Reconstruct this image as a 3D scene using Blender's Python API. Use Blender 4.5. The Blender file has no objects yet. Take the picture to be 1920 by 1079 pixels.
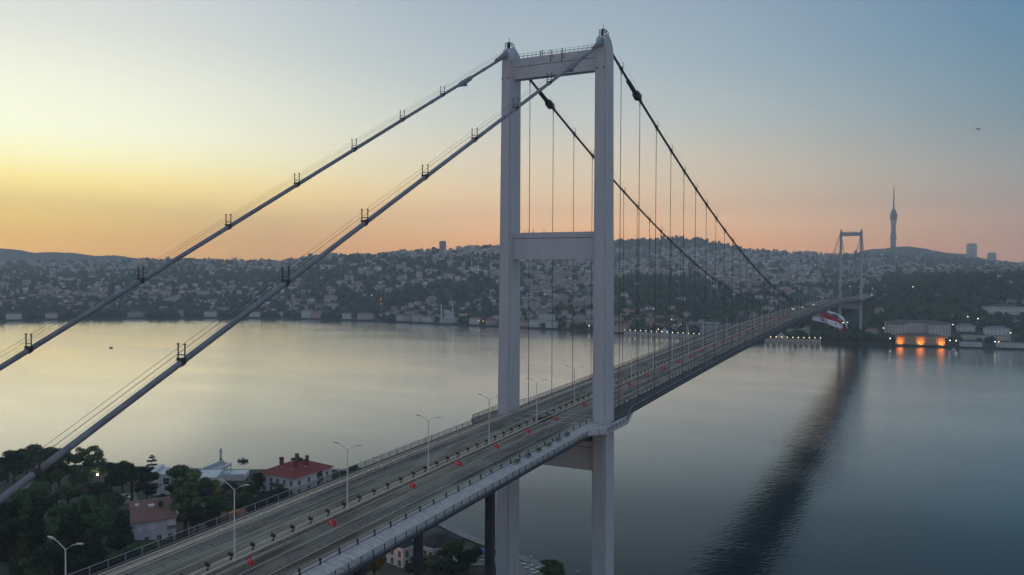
import bpy, math, random
import numpy as np
from mathutils import Matrix, Vector

random.seed(7); rng = np.random.default_rng(7)
sc = bpy.context.scene
COL = sc.collection
PI = math.pi
R = math.radians

# ------------------------------------------------------------------ camera
CAM = np.array([88.549, -199.693, 100.662])
YAW, PITCH, ROLL, FPX = 0.4705, -0.0210, 0.0045, 1497.3
FW = np.array([-math.sin(YAW)*math.cos(PITCH), math.cos(YAW)*math.cos(PITCH), math.sin(PITCH)])
_r = np.array([math.cos(YAW), math.sin(YAW), 0.0]); _u = np.cross(_r, FW)
RT = _r*math.cos(ROLL) + _u*math.sin(ROLL)
UP = -_r*math.sin(ROLL) + _u*math.cos(ROLL)
cam_data = bpy.data.cameras.new('camera')
cam = bpy.data.objects.new('camera', cam_data); COL.objects.link(cam)
cam.matrix_world = Matrix([[RT[i], UP[i], -FW[i], CAM[i]] for i in range(3)] + [[0, 0, 0, 1]])
cam_data.lens = 36*FPX/1920; cam_data.sensor_width = 36
cam_data.clip_start = 1; cam_data.clip_end = 40000
sc.camera = cam

# ------------------------------------------------------------------ sky, sun, exposure
HAZE = 1.6e-4
SUN_AZ, SUN_EL = 61.0, 2.5            # degrees left of the bridge axis, above the horizon (dawn)
world = bpy.data.worlds.new('World'); sc.world = world; world.use_nodes = True
def lin(c):
    return tuple(((x/255)/12.92 if x/255 <= .04045 else ((x/255+.055)/1.055)**2.4) for x in c)
def build_world():
    nt = world.node_tree; N = nt.nodes; L = nt.links
    bg = N['Background']
    sky = N.new('ShaderNodeTexSky'); sky.sky_type = 'NISHITA'; sky.sun_disc = False
    sky.sun_elevation = R(SUN_EL); sky.sun_rotation = R(-SUN_AZ)
    sky.dust_density = 2.0; sky.ozone_density = 3.0; sky.air_density = 1.0
    tc = N.new('ShaderNodeTexCoord')
    sep = N.new('ShaderNodeSeparateXYZ'); L.new(tc.outputs['Generated'], sep.inputs[0])
    def m(op, a, b=None, clamp=False):
        n = N.new('ShaderNodeMath'); n.operation = op; n.use_clamp = clamp
        for i, v in enumerate((a, b)):
            if v is None: continue
            if isinstance(v, (int, float)): n.inputs[i].default_value = v
            else: L.new(v, n.inputs[i])
        return n.outputs[0]
    el = m('DIVIDE', m('ARCSINE', sep.outputs[2]), PI/2)            # 0 horizon .. 1 zenith
    sx, sy = -math.sin(R(SUN_AZ)), math.cos(R(SUN_AZ))
    dot = m('ADD', m('MULTIPLY', sep.outputs[0], sx), m('MULTIPLY', sep.outputs[1], sy))
    hl = m('SQRT', m('ADD', m('POWER', sep.outputs[0], 2), m('POWER', sep.outputs[1], 2)))
    ang = m('DIVIDE', m('ARCCOSINE', m('DIVIDE', dot, m('MAXIMUM', hl, 1e-4))), PI)   # 0 sun side .. 1 opposite
    els = m('POWER', m('MAXIMUM', el, 0.0), 0.5)
    def ramp(stops):
        n = N.new('ShaderNodeValToRGB'); n.color_ramp.interpolation = 'EASE' if False else 'LINEAR'
        e = n.color_ramp.elements
        while len(e) < len(stops): e.new(0.5)
        for i, (deg, c) in enumerate(stops):
            e[i].position = math.sqrt(max(deg, 0)/90)
        for i, (deg, c) in enumerate(stops):
            # the stops are colours as seen from the ground; take the path through the haze off them
            path = min(6500, 540/max(math.sin(R(max(deg, .1))), 1e-3)); T = math.exp(-HAZE*path)
            k = [min(1, max(0, (x-(1-T)*h_)/T)/SKY_GAIN) for x, h_ in zip(lin(c), (.12,.14,.16))]; e[i].color = (k[0], k[1], k[2], 1)
        L.new(els, n.inputs[0]); return n.outputs[0]
    A = ramp(SKY_A); B = ramp(SKY_B); C = ramp(SKY_C); D = ramp(SKY_D)
    def mix(a, b, lo, hi):
        mr = N.new('ShaderNodeMapRange'); mr.interpolation_type = 'SMOOTHSTEP'
        mr.inputs[1].default_value = lo/180; mr.inputs[2].default_value = hi/180
        L.new(ang, mr.inputs[0])
        x = N.new('ShaderNodeMix'); x.data_type = 'RGBA'
        L.new(mr.outputs[0], x.inputs[0]); L.new(a, x.inputs[6]); L.new(b, x.inputs[7]); return x.outputs[2]
    c = mix(mix(mix(A, B, 0, 38), C, 34, 78), D, 80, 180)
    # twilight colours over the physical sky
    sc10 = N.new('ShaderNodeVectorMath'); sc10.operation = 'SCALE'; sc10.inputs['Scale'].default_value = SKY_GAIN/0.1
    L.new(c, sc10.inputs[0])
    ns = N.new('ShaderNodeVectorMath'); ns.operation = 'SCALE'; ns.inputs['Scale'].default_value = SKY_NISHITA
    L.new(sky.outputs[0], ns.inputs[0])
    add = N.new('ShaderNodeVectorMath'); add.operation = 'ADD'
    L.new(sc10.outputs[0], add.inputs[0]); L.new(ns.outputs[0], add.inputs[1])
    L.new(add.outputs[0], bg.inputs[0]); bg.inputs[1].default_value = 0.1
SKY_GAIN = 4.5; SKY_NISHITA = 0.02
SKY_A = [(0, (222,165,108)), (2.2, (228,184,110)), (3.2, (233,198,116)), (5.5, (243,222,146)), (7, (246,241,188)), (8.6, (244,247,216)),
         (11.5, (240,241,220)), (15, (220,223,214)), (20, (198,207,212)), (45, (154,171,188)), (90, (128,152,178))]
SKY_B = [(0, (218,155,112)), (1.8, (227,168,120)), (3.5, (228,185,142)), (6.5, (212,193,165)), (10.5, (191,195,189)), (14, (172,185,190)),
         (18, (158,174,187)), (25, (146,166,183)), (45, (138,159,180)), (90, (128,152,178))]
SKY_C = [(0, (152,126,124)), (2.2, (145,128,125)), (3.2, (145,131,128)), (6, (128,135,139)), (9, (102,129,143)), (12, (89,126,148)),
         (15.2, (76,122,153)), (25, (62,108,144)), (45, (102,133,162)), (90, (128,152,178))]
SKY_D = [(0, (152,144,150)), (5, (162,154,159)), (12, (154,157,166)), (30, (142,154,171)), (45, (137,153,174)), (90, (128,152,178))]
build_world()
sun_d = bpy.data.lights.new('sun', 'SUN'); sun_d.energy = 0.1; sun_d.angle = R(30); sun_d.color = (1.0, 0.72, 0.45)
sun = bpy.data.objects.new('sun', sun_d); COL.objects.link(sun)
_sd = Vector((-math.sin(R(SUN_AZ))*math.cos(R(SUN_EL)), math.cos(R(SUN_AZ))*math.cos(R(SUN_EL)), math.sin(R(SUN_EL))))
sun.rotation_euler = _sd.to_track_quat('Z', 'Y').to_euler(); sun.location = (-200, 100, 300)
vs = sc.view_settings
vs.view_transform = 'Standard'; vs.look = 'None'; vs.exposure = 0.0; vs.gamma = 1.0; vs.use_curve_mapping = False
cy = sc.cycles
cy.use_denoising = True; cy.max_bounces = 6; cy.diffuse_bounces = 2; cy.glossy_bounces = 3; cy.transparent_max_bounces = 8
cy.volume_bounces = 1; cy.sample_clamp_indirect = 4; cy.caustics_reflective = False; cy.caustics_refractive = False

# ------------------------------------------------------------------ sight lines (pixel of the 1920 px photograph -> point of the place)
def ray(px, py):
    return FW + RT*(px-960)/FPX - UP*(py-539.5)/FPX
def lift(px, py, D): return CAM + ray(px, py)*D
def on_z(px, py, z): d = ray(px, py); return CAM + d*((z-CAM[2])/d[2])
def on_x(px, py, x): d = ray(px, py); return CAM + d*((x-CAM[0])/d[0])
def on_y(px, py, y): d = ray(px, py); return CAM + d*((y-CAM[1])/d[1])

# ------------------------------------------------------------------ mesh helpers
class MB:
    def __init__(s): s.v = []; s.f = []; s.m = []
    def add(s, vs_, fs, mi=0):
        o = len(s.v); s.v += [tuple(map(float, q)) for q in vs_]; s.f += [tuple(i+o for i in f) for f in fs]; s.m += [mi]*len(fs); return s
    def box(s, x0, x1, y0, y1, z0, z1, mi=0):
        return s.add([(x0,y0,z0),(x1,y0,z0),(x1,y1,z0),(x0,y1,z0),(x0,y0,z1),(x1,y0,z1),(x1,y1,z1),(x0,y1,z1)],
                     [(0,3,2,1),(4,5,6,7),(0,1,5,4),(1,2,6,5),(2,3,7,6),(3,0,4,7)], mi)
    def prism(s, pts, z0, z1, mi=0):           # pts counter-clockwise in xy
        n = len(pts)
        return s.add([(x,y,z0) for x,y in pts]+[(x,y,z1) for x,y in pts],
                     [tuple(range(n-1,-1,-1)), tuple(range(n,2*n))]+[(i,(i+1)%n,n+(i+1)%n,n+i) for i in range(n)], mi)
    def loft(s, rings, mi=0, caps=True):
        n = len(rings[0]); vs_ = [q for r_ in rings for q in r_]; fs = []
        for k in range(len(rings)-1):
            for i in range(n): fs.append((k*n+i, k*n+(i+1)%n, (k+1)*n+(i+1)%n, (k+1)*n+i))
        if caps: fs += [tuple(range(n-1,-1,-1)), tuple(range((len(rings)-1)*n, len(rings)*n))]
        return s.add(vs_, fs, mi)
    def tube(s, pts, rad, n=6, mi=0):
        pts = [Vector(q) for q in pts]; rings = []
        for i, q in enumerate(pts):
            t = (pts[min(i+1,len(pts)-1)]-pts[max(i-1,0)]).normalized()
            a = t.cross(Vector((1,0,0)) if abs(t.x) < .9 else Vector((0,0,1))).normalized(); b = t.cross(a)
            r_ = rad[i] if isinstance(rad, (list,tuple)) else rad
            rings.append([q+(a*math.cos(2*PI*k/n)+b*math.sin(2*PI*k/n))*r_ for k in range(n)])
        return s.loft(rings, mi)
    def lathe(s, prof, c=(0,0,0), n=12, mi=0):
        return s.loft([[(c[0]+r_*math.cos(2*PI*k/n), c[1]+r_*math.sin(2*PI*k/n), c[2]+z) for k in range(n)] for r_, z in prof], mi)
    def sweep(s, sec, Ys, zf, mi=0, xf=None):  # section (x,z) carried along Y at height zf(Y)
        return s.loft([[((x if xf is None else xf(x, Y)), Y, zf(Y)+z) for x, z in sec] for Y in Ys], mi)
    def mesh(s, name, mats, smooth=False):
        me = bpy.data.meshes.new(name); me.from_pydata(s.v, [], s.f)
        for k in (mats if isinstance(mats, (list,tuple)) else [mats]): me.materials.append(k)
        if any(s.m): me.polygons.foreach_set('material_index', s.m)
        if smooth: me.polygons.foreach_set('use_smooth', [True]*len(s.f))
        me.update(); return me
    def build(s, name, mats, parent=None, smooth=False, loc=None):
        return put(name, s.mesh(name, mats, smooth), parent, loc)
def put(name, me, parent=None, loc=None, rz=0.0, scale=None):
    o = bpy.data.objects.new(name, me); COL.objects.link(o)
    if loc is not None: o.location = loc
    if rz: o.rotation_euler = (0,0,rz)
    if scale is not None: o.scale = scale if isinstance(scale,(list,tuple)) else (scale,)*3
    if parent: o.parent = parent
    return o
def np_mesh(name, V, F, mats, mi=None, smooth=False):
    """V (n,3), F (m,k) arrays, all faces of one size"""
    me = bpy.data.meshes.new(name); k = F.shape[1]
    me.vertices.add(len(V)); me.vertices.foreach_set('co', V.astype(np.float32).ravel())
    me.loops.add(F.size); me.loops.foreach_set('vertex_index', F.astype(np.int32).ravel())
    me.polygons.add(len(F)); me.polygons.foreach_set('loop_start', np.arange(0, F.size, k, dtype=np.int32))
    for q in (mats if isinstance(mats, (list,tuple)) else [mats]): me.materials.append(q)
    if mi is not None: me.polygons.foreach_set('material_index', np.asarray(mi, dtype=np.int32))
    if smooth: me.polygons.foreach_set('use_smooth', np.ones(len(F), dtype=bool))
    me.update(calc_edges=True); me.validate(); return me
def empty(name, loc=(0,0,0), rz=0.0, parent=None):
    o = bpy.data.objects.new(name, None); COL.objects.link(o); o.location = loc; o.rotation_euler = (0,0,rz); o.empty_display_size = .5
    if parent: o.parent = parent
    return o
def tag(o, label, cat, group=None):
    o['label'] = label; o['category'] = cat
    if group: o['group'] = group
    return o
def structure(o): o['kind'] = 'structure'; return o
def stuff(o, label=None):
    o['kind'] = 'stuff'
    if label: o['label'] = label
    return o
def copy_tree(o, parent=None):
    c = o.copy(); COL.objects.link(c); c.parent = parent
    for ch in [q for q in bpy.data.objects if q.parent == o]: copy_tree(ch, c)
    return c
ORD = ['first','second','third','fourth','fifth','sixth','seventh','eighth','ninth','tenth','eleventh','twelfth','thirteenth','fourteenth',
       'fifteenth','sixteenth','seventeenth','eighteenth','nineteenth','twentieth']
def ordinal(i):
    if i < 20: return ORD[i]
    t = ['twenty','thirty','forty','fifty','sixty','seventy','eighty','ninety'][(i+1)//10-2]; k = (i+1) % 10
    return (t[:-1]+'ieth') if k == 0 else t+'-'+ORD[k-1]

# ------------------------------------------------------------------ materials
def mat(name, col, rough=.6, metal=0., var=.0, scale=1., stretch=(1,1,1), bump=0., bscale=None, col2=None, detail=4, spec=.5, local=False):
    m_ = bpy.data.materials.new(name); m_.use_nodes = True
    nt = m_.node_tree; N = nt.nodes; L = nt.links; b = N['Principled BSDF']
    b.inputs['Base Color'].default_value = (*col, 1); b.inputs['Roughness'].default_value = rough; b.inputs['Metallic'].default_value = metal
    b.inputs['Specular IOR Level'].default_value = spec
    if var or col2 or bump:
        if local:
            g = N.new('ShaderNodeTexCoord'); src = g.outputs['Object']
        else:
            g = N.new('ShaderNodeNewGeometry'); src = g.outputs['Position']
        mp = N.new('ShaderNodeMapping'); mp.inputs['Scale'].default_value = stretch; L.new(src, mp.inputs[0])
        nz = N.new('ShaderNodeTexNoise'); nz.inputs['Scale'].default_value = scale; nz.inputs['Detail'].default_value = detail
        nz.inputs['Roughness'].default_value = .6
        L.new(mp.outputs[0], nz.inputs[0])
        if var or col2:
            cr = N.new('ShaderNodeValToRGB'); e = cr.color_ramp.elements
            a = tuple(max(0, c*(1-var)) for c in col); z = col2 if col2 else tuple(c*(1+var) for c in col)
            e[0].position = .32; e[1].position = .68; e[0].color = (*a,1); e[1].color = (*z,1)
            L.new(nz.outputs[0], cr.inputs[0]); L.new(cr.outputs[0], b.inputs['Base Color'])
        if bump:
            n2 = nz
            if bscale:
                n2 = N.new('ShaderNodeTexNoise'); n2.inputs['Scale'].default_value = bscale; n2.inputs['Detail'].default_value = 3; L.new(mp.outputs[0], n2.inputs[0])
            bp = N.new('ShaderNodeBump'); bp.inputs['Strength'].default_value = bump; L.new(n2.outputs[0], bp.inputs['Height']); L.new(bp.outputs[0], b.inputs['Normal'])
    return m_
def emit(name, col, strength, sampling='NONE'):
    m_ = bpy.data.materials.new(name); m_.use_nodes = True; nt = m_.node_tree
    b = nt.nodes['Principled BSDF']; b.inputs['Base Color'].default_value = (*col,1)
    b.inputs['Emission Color'].default_value = (*col,1); b.inputs['Emission Strength'].default_value = strength
    m_.cycles.emission_sampling = sampling; return m_
def wall_mat(name, col, lit=0.0):
    """plaster with rows of small dark windows too far off to pick apart"""
    m_ = bpy.data.materials.new(name); m_.use_nodes = True; nt = m_.node_tree; N = nt.nodes; L = nt.links; b = N['Principled BSDF']
    b.inputs['Roughness'].default_value = .85
    g = N.new('ShaderNodeNewGeometry'); sp = N.new('ShaderNodeSeparateXYZ'); L.new(g.outputs['Position'], sp.inputs[0])
    sn = N.new('ShaderNodeSeparateXYZ'); L.new(g.outputs['Normal'], sn.inputs[0])
    def m(op, a, b_=None):
        n = N.new('ShaderNodeMath'); n.operation = op
        for i, v in enumerate((a, b_)):
            if v is None: continue
            if isinstance(v, (int, float)): n.inputs[i].default_value = v
            else: L.new(v, n.inputs[i])
        return n.outputs[0]
    along = m('ADD', m('MULTIPLY', sp.outputs[0], sn.outputs[1]), m('MULTIPLY', sp.outputs[1], m('MULTIPLY', sn.outputs[0], -1.0)))
    fx = m('FRACT', m('DIVIDE', along, 2.9)); fz = m('FRACT', m('DIVIDE', sp.outputs[2], 3.1))
    wx = m('MULTIPLY', m('GREATER_THAN', fx, .3), m('LESS_THAN', fx, .72)); wz = m('MULTIPLY', m('GREATER_THAN', fz, .3), m('LESS_THAN', fz, .76))
    w = m('MULTIPLY', wx, wz); w = m('MULTIPLY', w, m('LESS_THAN', m('ABSOLUTE', sn.outputs[2]), .4))
    nz = N.new('ShaderNodeTexNoise'); nz.inputs['Scale'].default_value = .06; L.new(g.outputs['Position'], nz.inputs[0])
    cr = N.new('ShaderNodeValToRGB'); e = cr.color_ramp.elements; e[0].position = .35; e[1].position = .65
    e[0].color = (*[c*.72 for c in col],1); e[1].color = (*[min(.85,c*1.15) for c in col],1); L.new(nz.outputs[0], cr.inputs[0])
    x = N.new('ShaderNodeMix'); x.data_type = 'RGBA'; L.new(w, x.inputs[0]); L.new(cr.outputs[0], x.inputs[6]); x.inputs[7].default_value = (.035,.04,.05,1)
    L.new(x.outputs[2], b.inputs['Base Color'])
    return m_
M = {}
M['steel'] = mat('painted_steel', (.52,.565,.6), .55, var=.06, scale=.5, stretch=(1,1,.12), bump=.02, bscale=6)
M['steel_light'] = mat('pale_steel', (.5,.5,.53), .5, var=.1, scale=.8)
M['steel_dark'] = mat('dark_steel', (.03,.032,.036), .5)
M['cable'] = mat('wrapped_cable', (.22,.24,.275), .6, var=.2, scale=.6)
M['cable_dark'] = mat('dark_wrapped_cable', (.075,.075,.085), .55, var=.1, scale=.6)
M['rope'] = mat('wire_rope', (.06,.055,.055), .6)
M['hanger'] = mat('hanger_rope', (.07,.07,.075), .6)
M['girder'] = mat('girder_paint', (.05,.058,.07), .8, spec=.2, var=.12, scale=.3)
M['mesh'] = mat('dark_mesh', (.03,.027,.025), .8)
M['walk_grey'] = mat('walkway_grey', (.52,.48,.46), .6, var=.22, scale=.7, stretch=(1,2.4,1))
M['walk_dawn_tan'] = mat('walkway_dawn_tan', (.2,.15,.125), .8, var=.25, scale=.25, stretch=(1,.5,1))  # left walkway: warm dawn light is put into this tan
M['asphalt'] = None
M['walk_dark'] = mat('walkway_dark', (.07,.065,.066), .85, var=.35, scale=.5)
M['median'] = mat('median_tan', (.15,.125,.11), .8, var=.2, scale=.6)
M['white_line'] = mat('worn_road_paint', (.55,.55,.54), .7, var=.3, scale=1.2)
M['galv'] = mat('galvanised', (.42,.42,.42), .45, .3, var=.1, scale=1)
M['galv_dark'] = mat('galvanised_dull', (.2,.2,.21), .5, .2)
M['concrete'] = mat('concrete', (.3,.29,.28), .85, var=.15, scale=.3)
M['white'] = mat('white_paint', (.7,.7,.7), .5, var=.08, scale=.6)
M['rail_cream'] = mat('cream_rail', (.68,.59,.46), .5, var=.1, scale=.5)
M['flag_red'] = mat('flag_red', (.75,.012,.02), .7)
M['flag_white'] = mat('flag_white', (.8,.8,.8), .7)
M['glass'] = mat('dark_glass', (.03,.035,.042), .12)
M['roof_red'] = mat('red_roof_tiles', (.3,.05,.04), .75, var=.28, scale=1.5, bump=.3, bscale=8)
M['roof_brown'] = mat('brown_roof_tiles', (.25,.125,.1), .8, var=.3, scale=1.2, bump=.3, bscale=8)
M['roof_dark'] = mat('dark_roof_felt', (.025,.026,.026), .85, var=.3, scale=.8)
M['roof_grey'] = mat('grey_roof', (.24,.24,.25), .8, var=.15, scale=.4)
M['plaster'] = mat('white_plaster', (.7,.68,.68), .85, var=.1, scale=.5)
M['plaster_blue'] = mat('pale_blue_plaster', (.52,.56,.62), .85, var=.1, scale=.5)
M['bark'] = mat('bark', (.06,.045,.035), .9, var=.3, scale=3)
M['lamp_on'] = emit('lamp_glow', (1,.8,.5), 6)
M['lamp_white'] = emit('lamp_white_glow', (1,.95,.8), 6)
M['lamp_orange'] = emit('lamp_orange_glow', (1,.45,.12), 6)
M['timber'] = mat('timber', (.12,.08,.055), .8, var=.2, scale=2)
WALLC = [(.66,.61,.58),(.76,.72,.68),(.58,.51,.48),(.64,.64,.65),(.7,.59,.55),(.52,.49,.5)]
WALLS = [wall_mat('plaster_windows_%s' % n, c) for n, c in zip(('beige','cream','clay','grey','rose','mauve'), WALLC)]
WALLN = ['beige','cream','clay-coloured','grey','rose','mauve-grey']
ROOFS = [mat('terracotta_roof', (.36,.14,.1), .85, var=.25, scale=.2), mat('brown_roof', (.25,.14,.12), .85, var=.25, scale=.2), mat('flat_roof', (.36,.355,.36), .85, var=.2, scale=.2)]
ROOFN = ['red hipped roof','brown hipped roof','flat grey roof']

def asphalt_mat():
    m_ = bpy.data.materials.new('worn_asphalt'); m_.use_nodes = True; nt = m_.node_tree; N = nt.nodes; L = nt.links; b = N['Principled BSDF']
    g = N.new('ShaderNodeNewGeometry')
    def noise(st, s, d=4):
        mp = N.new('ShaderNodeMapping'); mp.inputs['Scale'].default_value = st; L.new(g.outputs['Position'], mp.inputs[0])
        n = N.new('ShaderNodeTexNoise'); n.inputs['Scale'].default_value = s; n.inputs['Detail'].default_value = d; L.new(mp.outputs[0], n.inputs[0]); return n.outputs[0]
    a = noise((1,.012,1), .75); c = noise((1,.25,1), .35, 5); f = noise((1,1,1), 6, 3)
    ad = N.new('ShaderNodeMath'); ad.operation = 'ADD'; L.new(a, ad.inputs[0]); L.new(c, ad.inputs[1])
    ad2 = N.new('ShaderNodeMath'); ad2.operation = 'MULTIPLY_ADD'; L.new(f, ad2.inputs[0]); ad2.inputs[1].default_value = .25; L.new(ad.outputs[0], ad2.inputs[2])
    cr = N.new('ShaderNodeValToRGB'); e = cr.color_ramp.elements; e[0].position = .0; e[1].position = 1.
    mr = N.new('ShaderNodeMapRange'); mr.inputs[1].default_value = .92; mr.inputs[2].default_value = 1.36; L.new(ad2.outputs[0], mr.inputs[0])
    e[0].color = (.06,.048,.035,1); e[1].color = (.3,.25,.19,1); L.new(mr.outputs[0], cr.inputs[0]); L.new(cr.outputs[0], b.inputs['Base Color'])
    b.inputs['Roughness'].default_value = .75; b.inputs['Specular IOR Level'].default_value = .3
    return m_
M['asphalt'] = asphalt_mat()

def leaf_mat(name, a, b2, scale=.6):
    m_ = bpy.data.materials.new(name); m_.use_nodes = True; nt = m_.node_tree; N = nt.nodes; L = nt.links; b = N['Principled BSDF']
    g = N.new('ShaderNodeNewGeometry'); nz = N.new('ShaderNodeTexNoise'); nz.inputs['Scale'].default_value = scale; nz.inputs['Detail'].default_value = 5
    L.new(g.outputs['Position'], nz.inputs[0])
    oi = N.new('ShaderNodeObjectInfo')
    ad = N.new('ShaderNodeMath'); ad.operation = 'MULTIPLY_ADD'; ad.inputs[1].default_value = .3; L.new(oi.outputs['Random'], ad.inputs[0]); L.new(nz.outputs[0], ad.inputs[2])
    cr = N.new('ShaderNodeValToRGB'); e = cr.color_ramp.elements; e[0].position = .35; e[1].position = .9; e[0].color = (*a,1); e[1].color = (*b2,1)
    L.new(ad.outputs[0], cr.inputs[0]); L.new(cr.outputs[0], b.inputs['Base Color']); b.inputs['Roughness'].default_value = .65
    b.inputs['Specular IOR Level'].default_value = .12
    return m_
M['leaf'] = leaf_mat('broad_leaves', (.03,.062,.024), (.1,.175,.06))
M['leaf_pale'] = leaf_mat('pale_leaves', (.06,.1,.036), (.14,.2,.075))
M['leaf_dark'] = leaf_mat('dark_needles', (.011,.024,.014), (.038,.068,.033))
M['leaf_far'] = leaf_mat('far_foliage', (.01,.026,.018), (.04,.072,.036), .02)
M['leaf_lamplit'] = leaf_mat('lamplit_leaves', (.12,.07,.015), (.25,.13,.03))  # green foliage with the orange lamplight painted into its colour
#PART2
# ================================================================== LARGE STRUCTURE: water, land, hills
def water_mat():
    m_ = bpy.data.materials.new('strait_water'); m_.use_nodes = True; nt = m_.node_tree; N = nt.nodes; L = nt.links; b = N['Principled BSDF']
    g = N.new('ShaderNodeNewGeometry')
    def noise(st, s, d=3, rz=0., dist=0.):
        mp = N.new('ShaderNodeMapping'); mp.inputs['Scale'].default_value = st; mp.inputs['Rotation'].default_value = (0,0,rz); L.new(g.outputs['Position'], mp.inputs[0])
        n = N.new('ShaderNodeTexNoise'); n.inputs['Scale'].default_value = s; n.inputs['Detail'].default_value = d; n.inputs['Distortion'].default_value = dist
        L.new(mp.outputs[0], n.inputs[0]); return n.outputs[0]
    def m(op, a, b_=None, c=None):
        n = N.new('ShaderNodeMath'); n.operation = op
        for i, v in enumerate((a, b_, c)):
            if v is None: continue
            if isinstance(v, (int, float)): n.inputs[i].default_value = v
            else: L.new(v, n.inputs[i])
        return n.outputs[0]
    big = noise((1,2.6,1), .0042, 4, R(-20), .6)                 # wind streaks and calm slicks
    mr = N.new('ShaderNodeMapRange'); mr.interpolation_type = 'SMOOTHSTEP'; mr.inputs[1].default_value = .42; mr.inputs[2].default_value = .6
    mr.inputs[3].default_value = .6; mr.inputs[4].default_value = 1.05; L.new(big, mr.inputs[0])
    w1 = noise((1,1.5,1), .085, 1, R(-27)); w2 = noise((1,1.6,1), .33, 1.3, R(15)); w3 = noise((1,1.3,1), 1.1, 1, R(-50))
    h = m('MULTIPLY_ADD', w1, WAVE[0], m('MULTIPLY_ADD', w2, WAVE[1], m('MULTIPLY', w3, WAVE[2])))
    h = m('MULTIPLY', h, mr.outputs[0])
    bp = N.new('ShaderNodeBump'); bp.inputs['Strength'].default_value = 1; bp.inputs['Distance'].default_value = 1; L.new(h, bp.inputs['Height']); 
    # body colour of the water under a reflecting surface that strengthens towards grazing view
    out = [q for q in N if q.type == 'OUTPUT_MATERIAL'][0]; N.remove(b)
    df = N.new('ShaderNodeBsdfDiffuse'); df.inputs['Color'].default_value = (.001,.022,.03,1)
    gl = N.new('ShaderNodeBsdfGlossy'); gl.distribution = 'MULTI_GGX'; gl.inputs['Color'].default_value = (1,1,.98,1)
    L.new(bp.outputs[0], gl.inputs['Normal']); L.new(m('MULTIPLY_ADD', mr.outputs[0], .06, .08), gl.inputs['Roughness'])
    lw = N.new('ShaderNodeLayerWeight'); lw.inputs['Blend'].default_value = .5
    cr = N.new('ShaderNodeValToRGB'); e = cr.color_ramp.elements
    st = [(0,.02),(.5,.035),(.642,.085),(.724,.2),(.792,.45),(.864,.73),(.94,.88),(1,1)]
    while len(e) < len(st): e.new(.5)
    for k, (a_, v_) in enumerate(st): e[k].position = a_
    for k, (a_, v_) in enumerate(st): e[k].color = (v_,v_,v_,1)
    L.new(lw.outputs['Facing'], cr.inputs[0]); fr = cr.outputs[0]
    mx = N.new('ShaderNodeMixShader'); L.new(fr, mx.inputs[0]); L.new(df.outputs[0], mx.inputs[1]); L.new(gl.outputs[0], mx.inputs[2]); L.new(mx.outputs[0], out.inputs[0])
    return m_
WAVE = (.06, .125, .035)
w_ = MB(); w_.add([(-6200,-800,0),(2600,-800,0),(2600,6400,0),(-6200,6400,0)], [(0,1,2,3)])
structure(w_.build('water', water_mat()))

# ---- the near bank
COAST = [(-900,20),(-480,20),(-400,18),(-320,38),(-260,66),(-230,78),(-205,88),(-185,101),(-165,112),(-140,103),(-95,74),(-60,56),(-36,47),(-19,41),(-7,28),(6,6),(30,-14),(70,-40),(140,-80),(420,-220)]
def coast(x): return float(np.interp(x, [c[0] for c in COAST], [c[1] for c in COAST]))
def gz(x, y):
    t = coast(x)-y
    if t <= 0: return 0.
    return 2.4 + 1.4*min(1, t/14) + .125*max(0, t-65)
def on_ground(px, py):
    z = 5.
    for _ in range(30):
        q = on_z(px, py, z); z = .5*z+.5*gz(q[0], q[1])
    q[2] = gz(q[0], q[1]); return q
M['soil'] = mat('grassy_soil', (.04,.05,.028), .95, col2=(.085,.08,.055), var=.3, scale=.12, bump=.4, bscale=1.5)
def build_ground():
    xs = sorted(set(list(np.arange(-900, 421, 12.))+[c[0] for c in COAST]))
    ts = [0,0,3,8,14,24,40,65,90,130,180,260,380]
    V = []; F = []
    for x in xs:
        for k, t in enumerate(ts):
            y = coast(x)-t; V.append((x, y, -.9 if k == 0 else (2.4 if k == 1 else gz(x, y)+random.uniform(-.15,.15))))
    n = len(ts)
    for i in range(len(xs)-1):
        for k in range(n-1): F.append((i*n+k, i*n+k+1, (i+1)*n+k+1, (i+1)*n+k))
    structure(np_to(V, F, 'ground', M['soil']))
def np_to(V, F, name, m_):
    me = bpy.data.meshes.new(name); me.from_pydata(V, [], F); me.materials.append(m_); me.update(); return put(name, me)
build_ground()
# quay pavement along the near waterfront
b = MB(); pr = []
for x in np.arange(-330, 6, 8.): pr.append((x, coast(x)))
for (xa, ya), (xb, yb) in zip(pr[:-1], pr[1:]):
    b.add([(xa,ya+.15,-.8),(xb,yb+.15,-.8),(xb,yb+.15,2.75),(xa,ya+.15,2.75),(xa,ya-5,3.32),(xb,yb-5,3.32)], [(1,0,3,2),(3,2,5,4)][::1])
M['paving'] = mat('quay_paving', (.25,.24,.23), .85, var=.2, scale=.5)
structure(b.build('quay_pavement', M['paving']))

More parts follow.
